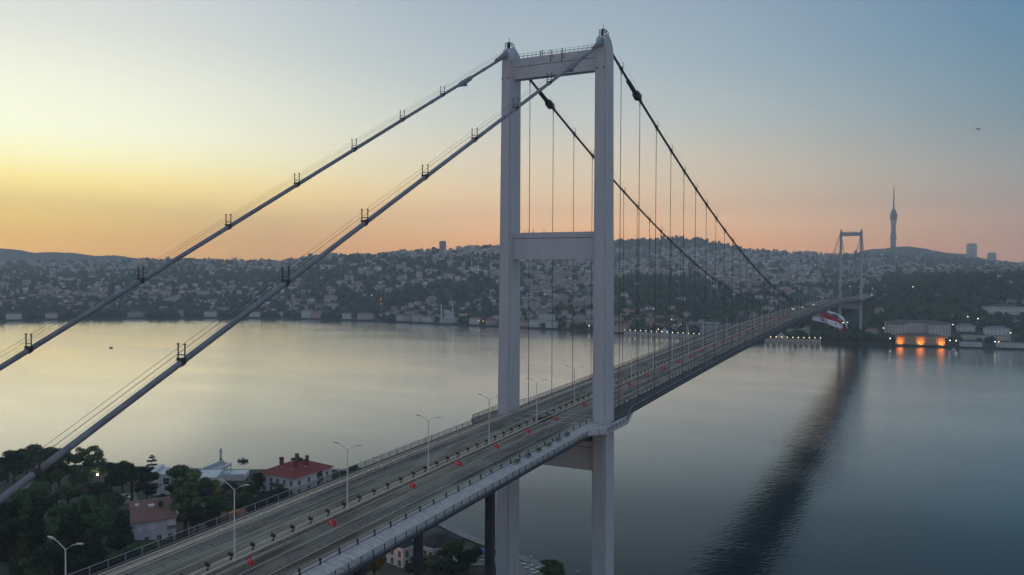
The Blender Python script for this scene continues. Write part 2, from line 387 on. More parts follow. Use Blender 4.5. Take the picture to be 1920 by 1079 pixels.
# ---- the far bank: control profiles (depth in metres, sight height) along bearing lines
SH = {-150:1420, 0:1516, 200:1612, 460:1650, 600:1612, 700:1565, 900:1443, 1100:1327, 1290:1219, 1440:1159, 1540:1146, 1640:1110, 1700:1085, 1900:1047, 2120:1005}
def shore_D(px): return float(np.interp(px, list(SH.keys()), list(SH.values())))
PROF = {
 -150:[(1500,592),(1800,565),(2300,530),(3000,503),(3600,491),(4200,500)],
 0:[(1600,590),(1900,565),(2400,530),(3100,505),(3700,492),(4300,500)],
 150:[(1690,590),(1920,566),(2400,532),(3050,507),(3600,493),(4250,500)],
 300:[(1720,588),(1950,562),(2400,530),(3000,505),(3500,489),(4200,498)],
 420:[(1730,588),(2000,560),(2400,528),(3000,504),(3500,491),(4200,500)],
 520:[(1720,588),(2000,556),(2400,525),(3000,502),(3500,491),(4200,500)],
 600:[(1690,590),(1900,557),(2250,522),(2700,497),(3100,485),(3800,492)],
 700:[(1640,591),(1830,558),(2150,520),(2500,494),(2850,480),(3500,487)],
 800:[(1580,593),(1750,560),(2050,520),(2400,490),(2700,473),(3300,480)],
 930:[(1510,597),(1700,560),(2000,520),(2350,485),(2650,466),(3300,474)],
 1060:[(1430,603),(1600,570),(1900,535),(2400,510),(3200,482),(3900,452),(4600,470)],
 1160:[(1370,610),(1500,577),(1750,538),(1950,523),(2500,512),(3200,486),(3900,454),(4600,470)],
 1230:[(1330,613),(1470,580),(1720,538),(1930,524),(2500,511),(3200,482),(3900,449),(4600,470)],
 1260:[(1320,615),(1460,580),(1700,537),(1900,524),(2500,511),(3200,481),(3950,446.5),(4700,470)],
 1300:[(1300,616),(1450,582),(1700,540),(1950,527),(2500,511),(3200,482),(3950,450.5),(4700,470)],
 1340:[(1270,617),(1430,586),(1700,545),(2000,531),(2500,513),(3200,486),(3950,455),(4700,475)],
 1420:[(1240,620),(1410,590),(1700,557),(2000,538),(2500,515),(3200,490),(3900,470),(4600,485)],
 1500:[(1220,622),(1400,594),(1700,563),(2050,540),(2600,514),(3300,490),(4000,476),(4700,488)],
 1560:[(1200,625),(1400,594),(1700,563),(2100,540),(2700,514),(3400,492),(4300,477),(4900,490)],
 1640:[(1165,630),(1300,592),(1550,553),(1750,541),(2300,525),(3200,500),(4000,481),(4650,466.5),(5400,480)],
 1700:[(1140,631),(1280,592),(1500,546),(1700,533),(2300,520),(3200,500),(4000,481),(4700,463),(5400,480)],
 1800:[(1120,632),(1250,588),(1450,540),(1650,523),(2300,518),(3200,502),(4000,487),(4650,476),(5300,490)],
 1860:[(1110,632),(1250,586),(1450,538),(1650,520),(2300,516),(3200,505),(4000,492),(4650,487),(5300,495)],
 1920:[(1100,633),(1250,585),(1450,536),(1650,519),(2300,515),(3200,507),(4200,496),(5000,502)],
 2120:[(1060,636),(1250,588),(1450,540),(1650,521),(2300,517),(3200,510),(4200,502),(5000,506)]}
PXS = sorted(PROF)
def _vn(x, y, s):      # smooth value noise
    x /= s; y /= s; xi, yi = math.floor(x), math.floor(y); fx, fy = x-xi, y-yi
    fx = fx*fx*(3-2*fx); fy = fy*fy*(3-2*fy)
    h = lambda a, b_: (math.sin(a*127.1+b_*311.7)*43758.5453) % 1.0
    return (h(xi,yi)*(1-fx)+h(xi+1,yi)*fx)*(1-fy)+(h(xi,yi+1)*(1-fx)+h(xi+1,yi+1)*fx)*fy
def _prof_z(k, px, D):
    d0 = shore_D(px); pts = PROF[k]
    Ds = [d0, d0+30]+[max(a, d0+45+i*5) for i, (a, _) in enumerate(pts)]
    zs = [2.2, 2.6]+[lift(px, py_, a)[2] for a, py_ in pts]
    return float(np.interp(D, Ds, zs))
def far_pt(px, D):
    """ground point of the far bank on bearing px at depth D"""
    i = max(0, min(len(PXS)-2, int(np.searchsorted(PXS, px)-1))); a, c = PXS[i], PXS[i+1]; t = min(1, max(0, (px-a)/(c-a))); t = t*t*(3-2*t)
    z = _prof_z(a, px, D)*(1-t)+_prof_z(c, px, D)*t
    q = lift(px, 510, D); d0 = shore_D(px)
    if D > d0+60:
        k = min(1, (D-d0-60)/300)
        z += k*((_vn(q[0],q[1],140)-.5)*7+(_vn(q[0]+77,q[1],50)-.5)*3)
    return np.array([q[0], q[1], max(2.0, z)])
M['hill'] = mat('wooded_hill_ground', (.022,.038,.026), .95, col2=(.06,.07,.05), var=.3, scale=.02, detail=8)
def build_far_land():
    cols = np.arange(-200, 2125, 9.); rows = [0]*0
    V = []; F = []
    fr = np.concatenate([[0,0,30,60,100], np.linspace(160, 1500, 34), np.linspace(1580, 3950, 28)])
    n = len(fr)
    for px in cols:
        d0 = shore_D(px)
        for k, dd in enumerate(fr):
            q = far_pt(px, d0+dd)
            if k == 0: q[2] = -.8
            V.append(tuple(q))
    for i in range(len(cols)-1):
        for k in range(n-1): F.append((i*n+k, (i+1)*n+k, (i+1)*n+k+1, i*n+k+1))
    structure(np_to(V, F, 'hillside', M['hill'])).data.polygons.foreach_set('use_smooth', [True]*len(F))
build_far_land()
# ---- pale far ridge on the horizon
RIDGE = [(-200,474),(-100,470),(-40,466),(0,466),(30,468),(50,471.5),(65,474.5),(90,473),(130,474),(150,476),(175,480),(200,479.5),(218,479),(240,482),(262,486),(285,489),(330,485),(350,484.5),(385,487),(430,490),(480,490.5),(560,491),(700,492)]
def build_ridge():
    V = []; F = []; px_ = np.arange(-200, 701, 6.); D0 = [4700, 5000, 5200, 5350]
    for px in px_:
        top = np.interp(px, [a for a, _ in RIDGE], [c for _, c in RIDGE])
        zt = lift(px, top, 5200)[2]
        for D, f in zip(D0, (0, .62, 1, .55)):
            q = lift(px, 510, D); V.append((q[0], q[1], max(0, zt*f)+(random.uniform(-2,2) if f else 0)))
    for i in range(len(px_)-1):
        for k in range(3): F.append((i*4+k, (i+1)*4+k, (i+1)*4+k+1, i*4+k+1))
    structure(np_to(V, F, 'distant_hills', M['hill'])).data.polygons.foreach_set('use_smooth', [True]*len(F))
build_ridge()
# ---- morning haze: even, pale, round everything
hb = MB(); hb.box(-6300, 2700, -900, 6500, -1.6, 640)
hz = bpy.data.materials.new('morning_haze'); hz.use_nodes = True; _n = hz.node_tree.nodes
for q in list(_n):
    if q.type != 'OUTPUT_MATERIAL': _n.remove(q)
_v = _n.new('ShaderNodeVolumePrincipled'); _v.inputs['Color'].default_value = (.86,.95,1.0,1); _v.inputs['Density'].default_value = HAZE
_v.inputs['Anisotropy'].default_value = 0.0
hz.node_tree.links.new(_v.outputs[0], [q for q in _n if q.type == 'OUTPUT_MATERIAL'][0].inputs['Volume'])
stuff(hb.build('haze', hz), 'thin pale morning haze over the strait and hills')
#PART3
# ================================================================== THE BRIDGE
H = 14.075; SPAN = 1074.
def zd(Y):
    if Y < 0: return 61.0+.0272*Y
    if Y > SPAN: return 61.0-.012*(Y-SPAN)
    t = Y/SPAN; return 61.0+7.3*4*t*(1-t)
Y0, Y1 = -190., 1600.
YS = list(np.arange(Y0, 0, 8.))+list(np.arange(0, SPAN, 12.))+list(np.arange(SPAN, Y1, 30.))
YM = [y for y in YS if y <= SPAN+60]
bridge = tag(empty('suspension_bridge'), 'long grey suspension bridge with two tall portal towers crossing the strait', 'bridge')

# ---- deck
deck = MB()
deck.sweep([(-11.8,0),(-15.7,-.75),(-15.7,-.72),(-16.45,-.72),(-16.5,-1.15),(-11,-3),(11,-3),(16.5,-1.15),(16.45,-.72),(15.7,-.72),(15.7,-.75),(11.8,0)], YS, zd)
deck = deck.build('deck', M['girder'], bridge)
def ribbon(name, x0, x1, z0, z1, m_, parent, ys=YS):
    return MB().sweep([(x0,z0),(x1,z0),(x1,z1),(x0,z1)], ys, zd).build(name, m_, parent)
for s in (-1, 1):
    a, c = sorted((s*.75, s*11.45))
    ribbon('carriageway', a, c, .003, .06, M['asphalt'], deck)
    a, c = sorted((s*11.46, s*11.8)); ribbon('kerb', a, c, .003, .26, M['rail_cream'] if s < 0 else M['galv'], deck)
ribbon('median_strip', -.74, .74, .003, .1, M['median'], deck)
for x in (-10.95, -7.95, -4.85, -1.3, 1.3, 4.2, 7.95, 10.95):
    w_ = .16
    if x in (-4.85, 4.2, -7.95): w_ = .12
    ribbon('lane_line', x-w_/2, x+w_/2, .064, .07, M['white_line'], deck, YM)
# expansion joint plates at the near tower
for x0, x1 in ((-11.3,-.9),(.9,11.3)):
    for y in (-7.5, -1.5, 3.2): MB().box(x0, x1, y, y+.55, zd(y)+.072, zd(y)+.086).build('joint_plate', M['galv'], deck)
# walkway panels, one by one where they can be picked apart, a plain strip further off
PW = 4.33
def panel_mesh(s, m_):
    b = MB(); x0, x1 = 11.86, 15.66
    def zz(x): return -(x-11.8)/3.9*.75
    g_ = .05
    vs_ = [(s*x0, g_, zz(x0)+.012),(s*x1, g_, zz(x1)+.012),(s*x1, PW-g_, zz(x1)+.012),(s*x0, PW-g_, zz(x0)+.012)]
    vs_ += [(x, y, z+.05) for x, y, z in vs_]
    fs = [(4,5,6,7),(0,1,5,4),(1,2,6,5),(2,3,7,6),(3,0,4,7)]
    if s < 0: fs = [f[::-1] for f in fs]
    b.add(vs_, fs)
    for k in (1,2):      # raised ribs
        y = PW*k/3
        b.add([(s*x0,y,zz(x0)+.06),(s*x1,y,zz(x1)+.06),(s*x1,y+.07,zz(x1)+.06),(s*x0,y+.07,zz(x0)+.06),(s*x0,y,zz(x0)+.1),(s*x1,y,zz(x1)+.1),(s*x1,y+.07,zz(x1)+.1),(s*x0,y+.07,zz(x0)+.1)],
              [(4,5,6,7),(0,1,5,4),(1,2,6,5),(2,3,7,6),(3,0,4,7)])
    return b.mesh('walkway_panel', m_)
for s, m_ in ((-1, M['walk_dawn_tan']), (1, M['walk_grey'])):
    me = panel_mesh(s, m_); me2 = panel_mesh(s, M['walk_dark'])
    for k in range(80):
        y = -178+k*PW; o = put('walkway_panel', me if y < -3 else me2, deck, (0, y, zd(y))); o.rotation_euler = (math.atan((zd(y+PW)-zd(y))/PW), 0, 0)
    ye = -178+80*PW
    sec = [(s*11.86,-.0),(s*15.66,-.738),(s*15.66,-.69),(s*11.86,.05)]
    if s < 0: sec = sec[::-1]
    MB().sweep(sec, [ye]+[y for y in YS if y > ye], zd).build('walkway_strip', M['walk_dark'], deck)
# walkway bays that swing out round the tower legs
def bay(x, Y, s):  # outer edge of the walkway
    k = np.interp(Y, [-16,-11,-3,4,7,18.5], [16.45,19.7,19.9,19.9,19.2,16.45])
    return s*float(k)
for Yt in (0., SPAN):
    for s in (-1, 1):
        ys = [-16,-11,-3,4,7,18.5]; f_ = (lambda y: y) if Yt == 0 else (lambda y: -y)
        P = [(bay(0,y,s), Yt+f_(y)) for y in ys]; Q = [(s*15.6, Yt+f_(y)) for y in ys]
        poly = P+Q[::-1]
        ar = sum(poly[i][0]*poly[(i+1)%12][1]-poly[(i+1)%12][0]*poly[i][1] for i in range(12))
        if ar < 0: poly = poly[::-1]
        z = zd(Yt)
        MB().prism(poly, z-1.15, z-.69).build('tower_bay', M['walk_dawn_tan'] if s < 0 else M['walk_grey'], deck)
# ---- outer parapets
def par_x(Y, s):
    x = 16.2
    if -16 < Y < 18.5: x = abs(bay(0, Y, 1))-.25
    if SPAN-18.5 < Y < SPAN+16: x = abs(bay(0, SPAN-Y, 1))-.25
    return s*x
post_me = MB().box(-.05,.05,-.06,.06,-.05,1.32).mesh('post', M['mesh'])
post_lt = MB().box(-.06,.06,-.06,.06,-.05,1.32).mesh('post', M['galv'])
for s in (-1, 1):
    par = empty('parapet', parent=bridge)
    ys = list(np.arange(Y0, 1120, 2.9)); kx = [-16,-11,-3,4,7,18.5]
    allp = sorted(ys+kx+[SPAN-q for q in kx])
    zb = lambda Y: zd(Y)-.72
    n_ind = 0; rest = MB()
    for y in ys:
        if y < 480: put('post', post_lt if s < 0 else post_me, par, (par_x(y,s), y, zb(y)))
        else: x = par_x(y,s); rest.box(x-.05,x+.05,y-.06,y+.06,zb(y),zb(y)+1.3)
    stuff(rest.build('post', M['galv'], par))
    MB().tube([(par_x(y,s), y, zb(y)+1.32) for y in allp], .06, 6).build('top_rail', M['galv'], par)
    MB().tube([(par_x(y,s), y, zb(y)+.12) for y in allp], .04, 4).build('bottom_rail', M['galv'], par)
    MB().tube([(par_x(y,s), y, zb(y)+.75) for y in allp], .018, 4).build('wire', M['galv_dark'], par)
    inf = MB()
    for y in list(np.arange(-182, 260, .125))+list(np.arange(260, 1080, .5)):
        w_ = .024 if y < 260 else .09
        x = par_x(y,s); z = zb(y); inf.add([(x,y-w_,z+.1),(x,y+w_,z+.1),(x,y+w_,z+1.3),(x,y-w_,z+1.3)], [(0,1,2,3)])
    stuff(inf.build('infill_bars', M['mesh'], par))
# ---- edge guard rails
gp_r = MB().box(-.09,.09,-.09,.09,-.05,.95).box(-.16,.02,-.11,.11,.5,.98).mesh('post', M['steel_dark'])
gp_l = MB().box(-.06,.06,-.06,.06,-.05,.95).box(-.28,.28,-.3,.3,-.05,.2,1).mesh('post', [M['galv_dark'], M['white']])
def skip(Y): return abs(Y) < 2.5 or abs(Y-SPAN) < 2.5
for s in (-1, 1):
    gr = empty('guard_rail', parent=bridge); rest = MB()
    for y in np.arange(-183.5, 1110, PW):
        if y < 420: put('post', gp_r if s > 0 else gp_l, gr, (s*11.95, y, zd(y)))
        else: rest.box(s*11.95-.07, s*11.95+.07, y-.08, y+.08, zd(y), zd(y)+.95)
    stuff(rest.build('post', M['steel_dark'], gr))
    for h_ in ((.88,.5) if s > 0 else (.9,.45)):
        MB().sweep([(s*11.78-.035,h_-.06),(s*11.78+.035,h_-.06),(s*11.78+.035,h_+.06),(s*11.78-.035,h_+.06)], YM, zd).build('rail', M['galv'] if s > 0 else M['rail_cream'], gr)
# ---- median barrier: twin cream rails, dark double heads on the far one
mb = empty('median_barrier', parent=bridge)
for x in (-.72, .72):
    MB().sweep([(x-.07,.52),(x+.07,.52),(x+.07,.8),(x-.07,.8)], YM, zd).build('rail', M['rail_cream'], mb)
head = MB().box(-.1,.1,-.09,.09,0,1.0).box(-.34,-.1,-.2,.2,.82,1.32).box(.1,.34,-.16,.2,.75,1.2).box(-.12,.12,-.14,.14,.9,1.08).mesh('post', M['steel_dark'])
low = MB().box(-.06,.06,-.08,.08,0,.7).mesh('post', M['galv_dark'])
rest = MB()
for y in np.arange(-140.6-4.317*8, 1100, 25.9/6):
    if y < 520: put('post', head, mb, (-.72, y, zd(y)+.05)); put('post', low, mb, (.72, y, zd(y)+.05))
    else: rest.box(-.95,-.5,y-.17,y+.17,zd(y)+.1,zd(y)+1.25)
stuff(rest.build('post', M['steel_dark'], mb))
# ---- towers
def leg_section(xi, xo, dy, s, z):
    n = .42
    pts = [(xi+n,-dy),(xo-n,-dy),(xo-n,-dy+n),(xo,-dy+n),(xo,dy-n),(xo-n,dy-n),(xo-n,dy),(xi+n,dy),(xi+n,dy-n),(xi,dy-n),(xi,-dy+n),(xi+n,-dy+n)]
    if s < 0: pts = [(-x, y) for x, y in pts][::-1]
    return [(x, y, z) for x, y in pts]
LEG_TOP = 158.6
def build_tower():
    t = empty('tower', (0, .6, 0), parent=bridge)
    t['label'] = 'tall near tower of two hollow steel legs joined by three crossbeams'
    for s in (-1, 1):
        rings = [leg_section(12.3, 16.5-1.2*k, 3.7-.4*k, s, -.9+(LEG_TOP+.9)*k) for k in (0, 1)]
        MB().loft(rings).build('leg', M['steel'], t)
        # weld seams where the leg sections meet
        b = MB()
        for z in np.arange(12, 156, 11.6):
            k = z/LEG_TOP; xi, xo, dy = 12.3, 16.5-1.2*k, 3.7-.4*k
            a, c = (xi+.44, xo-.44) if s > 0 else (-xo+.44, -xi-.44)
            b.box(a, c, -dy-.012, -dy+.02, z, z+.05)
            xx = s*xo; b.box(min(xx,xx+s*.012), max(xx,xx+s*.012), -dy+.44, dy-.44, z, z+.05)
        b.build('weld_seam', M['steel'], t)
        for x_ in (13.0, 14.9): MB().box(s*x_-.14, s*x_+.14, -3.6, -3.3, 153.6, 153.95).build('obstruction_light', M['steel_dark'], t)
        # saddle housing: rounded back towards the main span
        prof = [(-3.26,LEG_TOP+.002),(3.26,LEG_TOP+.002)]+[(-1.2+4.46*math.cos(a), LEG_TOP+.002+4.1*math.sin(a)) for a in np.linspace(.12, PI/2, 9)]+[(-2.5,LEG_TOP+3.3),(-3.26,LEG_TOP+1.4)]
        xa, xb = sorted((s*12.5, s*15.1))
        b = MB(); n = len(prof); b.loft([[(xa,y,z) for y,z in prof],[(xb,y,z) for y,z in prof]][::1])
        b.build('saddle', M['steel'], t)
        # cable shroud flaring into the saddle on the land side
        top = Vector((s*H, -1.8, 161.1)); d = Vector((0,-1,-.5255)).normalized()
        MB().tube([top, top+d*2.6, top+d*6.5, top+d*8], [.9,.78,.5,.4], 10).build('shroud', M['cable'], t, smooth=True)
        # maintenance frames, hooks and aerials on the crown
        b = MB(); cx = s*13.9; z0 = LEG_TOP+4.0
        for dx in (-.75, .75):
            for yy in (-2.2, -.9, .5):
                b.box(cx+dx-.06, cx+dx+.06, yy-.06, yy+.06, z0-1.0, z0+1.3)
            b.box(cx+dx-.05, cx+dx+.05, -2.4, .7, z0+1.2, z0+1.32); b.box(cx+dx-.05, cx+dx+.05, -2.4, .7, z0+.5, z0+.6)
        b.box(cx-.8, cx+.8, -2.3, -2.15, z0+1.2, z0+1.32); b.box(cx-.8, cx+.8, -.95, -.8, z0+1.2, z0+1.32)
        b.box(cx-.35, cx+.05, -1.6, -1.0, z0-.2, z0+1.7); b.box(cx-.05, cx+.05, -1.25, -1.15, z0, z0+2.9)
        b.box(cx+.3, cx+.38, -.2, -.1, z0, z0+2.1); b.box(cx-1.1, cx+1.1, -1.05, -.97, z0+.85, z0+.95)
        b.build('crown_fittings', M['steel_dark'], t)
    for z0, z1, dy in ((153.8,159.4,1.25),(103.8,111.2,1.35),(47.4,55.2,1.6)):
        xi = 12.29
        cb = MB().box(-xi, xi, -dy, dy, z0, z1).build('crossbeam', M['steel'], t)
        zl = z1-(z1-z0)*(.42 if z0 > 150 else .22)
        MB().box(-xi, xi, -dy-.03, -dy-.002, zl, zl+.14).box(-xi, xi, dy+.002, dy+.03, zl, zl+.14).build('stiffener', M['girder'], t)
        if z0 > 150:
            b = MB()
            for x in np.linspace(-11.9, 11.9, 20):
                for y in (-1.15, 1.15): b.box(x-.035, x+.035, y-.035, y+.035, z1, z1+1.25)
            for y in (-1.15, 1.15):
                for h_ in (.6, 1.2): b.box(-12, 12, y-.03, y+.03, z1+h_, z1+h_+.06)
            b.build('top_railing', M['galv_dark'], t)
            b = MB()
            for x, h_ in ((-4.2,1.9),(-4.8,1.7),(-1.6,1.6),(1.8,1.5)): b.box(x-.1, x+.1, -.3, -.1, z1, z1+h_)
            b.build('instrument', M['steel_dark'], t)
            rust = mat('rust_streak', (.22,.15,.09), .8, var=.3, scale=1.2, stretch=(2,1,.2))
            for x, w_, h_ in ((-1.4,.35,1.9),(-.6,.25,1.2),(1.9,.4,2.2),(2.6,.2,1.5)):
                MB().box(x, x+w_, -dy-.006, -dy-.002, z1-h_, z1-.05).build('rust_stain', rust, t)
        if z0 > 100 and z0 < 150:
            MB().box(-2.6,-2.3,-.2,.2,z0-.35,z0).box(3.2,3.5,-.2,.2,z0-.35,z0).build('beacon', M['steel_dark'], t)
    return t
tower = build_tower()
far_t = copy_tree(tower, bridge); far_t.location = (0, SPAN-.6, 0); far_t.rotation_euler = (0, 0, PI)
far_t['label'] = 'hazy far tower standing on the opposite bank below the hill'
# ---- cables
ZT, ZM = 161.3, 71.6
def zc(Y): return ZM+(ZT-ZM)*((Y-SPAN/2)/(SPAN/2))**2
SL = .5235
HY = list(np.linspace(13.2, SPAN-13.2, 63))
def frame_post():     # little H-frame that carries the hand ropes
    b = MB()
    for x in (-.55, .55): b.box(x-.055, x+.055, -.06, .06, -.1, 1.75)
    b.box(-.55,.55,-.05,.05,.42,.54)
    for x in (-.55, .55): b.box(x-.1, x+.1, -.12, .12, 1.62, 1.78); b.box(x-.13, x+.13, -.14, .14, -.2, .15)
    return b.mesh('rope_post', M['rope'])
fp = frame_post()
band = MB().lathe([(.41,-.55),(.47,-.55),(.47,.55),(.41,.55)], n=12).mesh('cable_band', M['rope'])
hang_fit = None
for s in (-1, 1):
    x = s*H
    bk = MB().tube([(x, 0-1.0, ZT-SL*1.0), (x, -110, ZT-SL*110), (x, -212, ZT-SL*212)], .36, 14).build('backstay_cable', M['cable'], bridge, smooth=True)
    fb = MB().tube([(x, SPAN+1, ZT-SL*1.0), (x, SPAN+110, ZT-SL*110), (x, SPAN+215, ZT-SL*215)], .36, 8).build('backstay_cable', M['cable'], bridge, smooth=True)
    ys = list(np.linspace(0, SPAN, 127))
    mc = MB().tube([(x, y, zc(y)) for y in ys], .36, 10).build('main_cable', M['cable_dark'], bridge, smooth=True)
    # hand ropes
    for dx in (-.55, .55):
        MB().tube([(x+dx, -2.5, ZT+1.6-SL*2.5), (x+dx, -212, ZT+1.6-SL*212)], .022, 5).build('hand_rope', M['rope'], bk)
        MB().tube([(x+dx, y, zc(y)+1.6) for y in ys[1:-1]], .02, 4).build('hand_rope', M['rope'], mc)
        MB().tube([(x+dx*.8, -2.5, ZT+.95-SL*2.5), (x+dx*.8, -212, ZT+.95-SL*212)], .014, 4).build('hand_rope', M['rope'], bk)
    yb = (-35.2, -52.0, -69.0, -85.8, -102.3, -119.2, -136.0, -152.9, -169.7, -186.5)
    for y in (yb if s < 0 else yb):
        o = put('rope_post', fp, bk, (x, y, ZT+SL*y+.36)); c = put('cable_band', band, bk, (x, y, ZT+SL*y)); c.rotation_euler = (PI/2-math.atan(SL)*-1, 0, 0)
        c.scale = (1,1,.45)
    for i, y in enumerate(HY):
        sl = math.atan(2*(ZT-ZM)*(y-SPAN/2)/(SPAN/2)**2)
        c = put('cable_band', band, mc, (x, y, zc(y))); c.rotation_euler = (PI/2+sl, 0, 0)
        if y < 420: put('rope_post', fp, mc, (x, y, zc(y)+.3), scale=(.9,.9,.85))
        # hanger: twin-socket rope from cable band to deck edge
        z0, z1 = zd(y)-.6, zc(y)-.4
        b = MB().tube([(0,0,z0-z0), (0,0,z1-z0)], .1, 5)
        b.lathe([(.12,0),(.16,.3),(.16,1.0),(.08,1.5)], n=6)
        if z1-z0 > 6: b.lathe([(.08,-1.6),(.17,-1.2),(.17,-.4),(.1,0)], (0,0,z1-z0), n=6)
        k = 9
        while k < z1-z0-6: b.lathe([(.076,-.22),(.13,-.2),(.13,.2),(.076,.22)], (0,0,k), n=6); k += 13.5
        b.build('hanger', M['hanger'], bridge, loc=(s*14.9 if z1-z0 < 0 else x, y, z0))
    # bulky inspection gantries clamped on the cables near the tower
    for y in (27.2,):
        d = Vector((0, 1, 2*(ZT-ZM)*(y-SPAN/2)/(SPAN/2)**2)).normalized(); p0 = Vector((x, y, zc(y)-.15))
        b = MB().tube([p0-d*9, p0-d*8.6, p0-d*1.8, p0-d*1.4], [.42,.62,.66,.5], 10)
        b.tube([p0-d*1.6, p0-d*1.2, p0+d*1.0, p0+d*1.5], [.6,1.15,1.2,.55], 8)
        b.build('cable_clamp', M['steel_dark'], mc)
    yc = -22.5 if s > 0 else -24.5
    d = Vector((0,-1,-SL)).normalized(); p0 = Vector((x, yc, ZT+SL*yc-.1))
    b = MB().tube([p0-d*3.4, p0-d*2.8, p0+d*2.2, p0+d*3.6], [.4,.62,.66,.4], 10); b.box(x-.5, x+.5, yc-1.6, yc+.2, p0.z-1.15, p0.z-.5)
    b.build('cable_clamp', M['cable'], bk)
    for y in (-15, -40):
        p0 = Vector((x, y, ZT+SL*y)); MB().tube([p0-d*.5, p0+d*.5], .44, 10).build('cable_band', M['cable'], bk)
# ---- viaduct piers under the approaches
def pier(x, y, w_, m_=None):
    x0 = 0.; z0 = gz(x, y)-1.0 if y < 200 else float(min(far_pt(1600, FW.dot(np.array([x,y,60.])-CAM))[2], 55))-1
    z1 = zd(y)-3.0
    MB().box(x-w_, x+w_, y-w_*.8, y+w_*.8, z0, z1-1.2).box(x-w_*1.3, x+w_*1.3, y-w_, y+w_, z1-1.2, z1-.01).build('viaduct_pier', M['girder'], bridge)
for y in (-53, -97, -141):
    for x in (-9, 9): pier(x, y, .85)
for y in (1130, 1186, 1242, 1300):
    for x in (-9, 9): pier(x, y, 1.0)
# short beam between the legs that carries the near deck
MB().box(-11.2, 11.2, -1.3, 1.3, 55.21, zd(0)-3.01).build('deck_bearing', M['girder'], bridge)

# ================================================================== THINGS ON THE DECK
lamp_pole = MB().tube([(0,0,0),(0,0,4.5),(0,0,10.6)], [.13,.11,.075], 8).box(-.22,.22,-.22,.22,0,.35).mesh('pole', M['white'])
lamp_arm = MB().tube([(0,0,10.5),(-1.3,0,11.25),(-2.2,0,11.5)], .05, 6).tube([(0,0,10.5),(1.3,0,11.25),(2.2,0,11.5)], .05, 6).mesh('arm', M['white'])
lh = lambda s: MB().loft([[(s*1.9,-.11,11.44),(s*1.9,.11,11.44),(s*1.9,.09,11.56),(s*1.9,-.09,11.56)],[(s*2.5,-.2,11.5),(s*2.5,.2,11.5),(s*2.5,.15,11.66),(s*2.5,-.15,11.66)],[(s*3.1,-.12,11.6),(s*3.1,.12,11.6),(s*3.1,.09,11.68),(s*3.1,-.09,11.68)]]).mesh('lamp_head', M['galv'])
LHL, LHR = lh(-1), lh(1)
k = 0
for i in range(48):
    y = -140.6+25.9*i
    nm = ('%s double-armed street lamp short of the near tower' % ['sixth','fifth','fourth','third','second','closest'][i]) if i < 6 else '%s double-armed street lamp beyond the near tower' % ordinal(i-6)
    t = tag(empty('street_lamp', (0, y, zd(y)+.1), R(random.uniform(-2,2))), nm+' on the bridge median', 'street lamp', 'street lamps on the bridge median')
    put('pole', lamp_pole, t); put('arm', lamp_arm, t); put('lamp_head', LHL, t); put('lamp_head', LHR, t)
# national flags on short poles along the crowd barrier
def flag_mesh():
    b = MB(); nx, nz_ = 10, 4; W, Hh = 1.3, .88; t = .012
    def pt(u, v, o): 
        return (.04+u*W*.93, .16*math.sin(u*6.0+v*.8)*u+o, -v*Hh-.28*u*u+.06*math.sin(u*5))
    for o, fl in ((-t,False),(t,True)):
        vs_ = [pt(i/nx, j/nz_, o) for i in range(nx+1) for j in range(nz_+1)]
        fs = [(i*(nz_+1)+j, i*(nz_+1)+j+1, (i+1)*(nz_+1)+j+1, (i+1)*(nz_+1)+j) for i in range(nx) for j in range(nz_)]
        b.add(vs_, [f if fl else f[::-1] for f in fs])
    return b.mesh('cloth', M['flag_red'], True), pt
FLAG, fpt = flag_mesh()
def emblem():
    b = MB(); W, Hh = 1.3, .88
    def uv(x, y): return (x/W, .5-y/Hh)
    cres = []
    oc, orad, ic, irad = .44, .23, .495, .183
    for a in np.linspace(R(38), R(322), 16): cres.append((oc+orad*math.cos(a), orad*math.sin(a)))
    inn = []
    for a in np.linspace(R(322), R(38), 16): inn.append((ic+irad*math.cos(a), irad*math.sin(a)))
    star = []
    for k in range(10):
        r_ = .11 if k % 2 == 0 else .044; a = PI+k*PI/5; star.append((.73+r_*math.cos(a), r_*math.sin(a)))
    for o in (-.02, .02):
        vs_ = [fpt(*uv(x,y), o) for x, y in cres]+[fpt(*uv(x,y), o) for x, y in inn[::-1]]
        n = 16; b.add(vs_, [(i,i+1,n+i+1,n+i) for i in range(n-1)])
        b.add([fpt(*uv(.73,0), o)]+[fpt(*uv(x,y), o) for x, y in star], [(0,1+i,1+(i+1)%10) for i in range(10)])
    return b.mesh('emblem', M['flag_white'])
EMB = emblem()
fpole = MB().tube([(0,0,0),(0,0,3.1)], .025, 6).mesh('pole', M['galv'])
FY = [-118.3,-101.3,-78.8,-62.5,-46,-30.5,-14.5,5,24]+[24+19.5*k for k in range(1,20)]
for i, y in enumerate(FY):
    nm = ('%s small red crescent flag short of the near tower' % ['seventh','sixth','fifth','fourth','third','second','closest'][i]) if i < 7 else '%s small red crescent flag beyond the near tower' % ordinal(i-7)
    t = tag(empty('flag', (6.2, y, zd(y)+.08), R(random.uniform(-10,45))), nm+' along the roadway', 'flag', 'red flags along the bridge roadway')
    put('pole', fpole, t); c = put('cloth', FLAG, t, (0,0,3.05)); put('emblem', EMB, c)
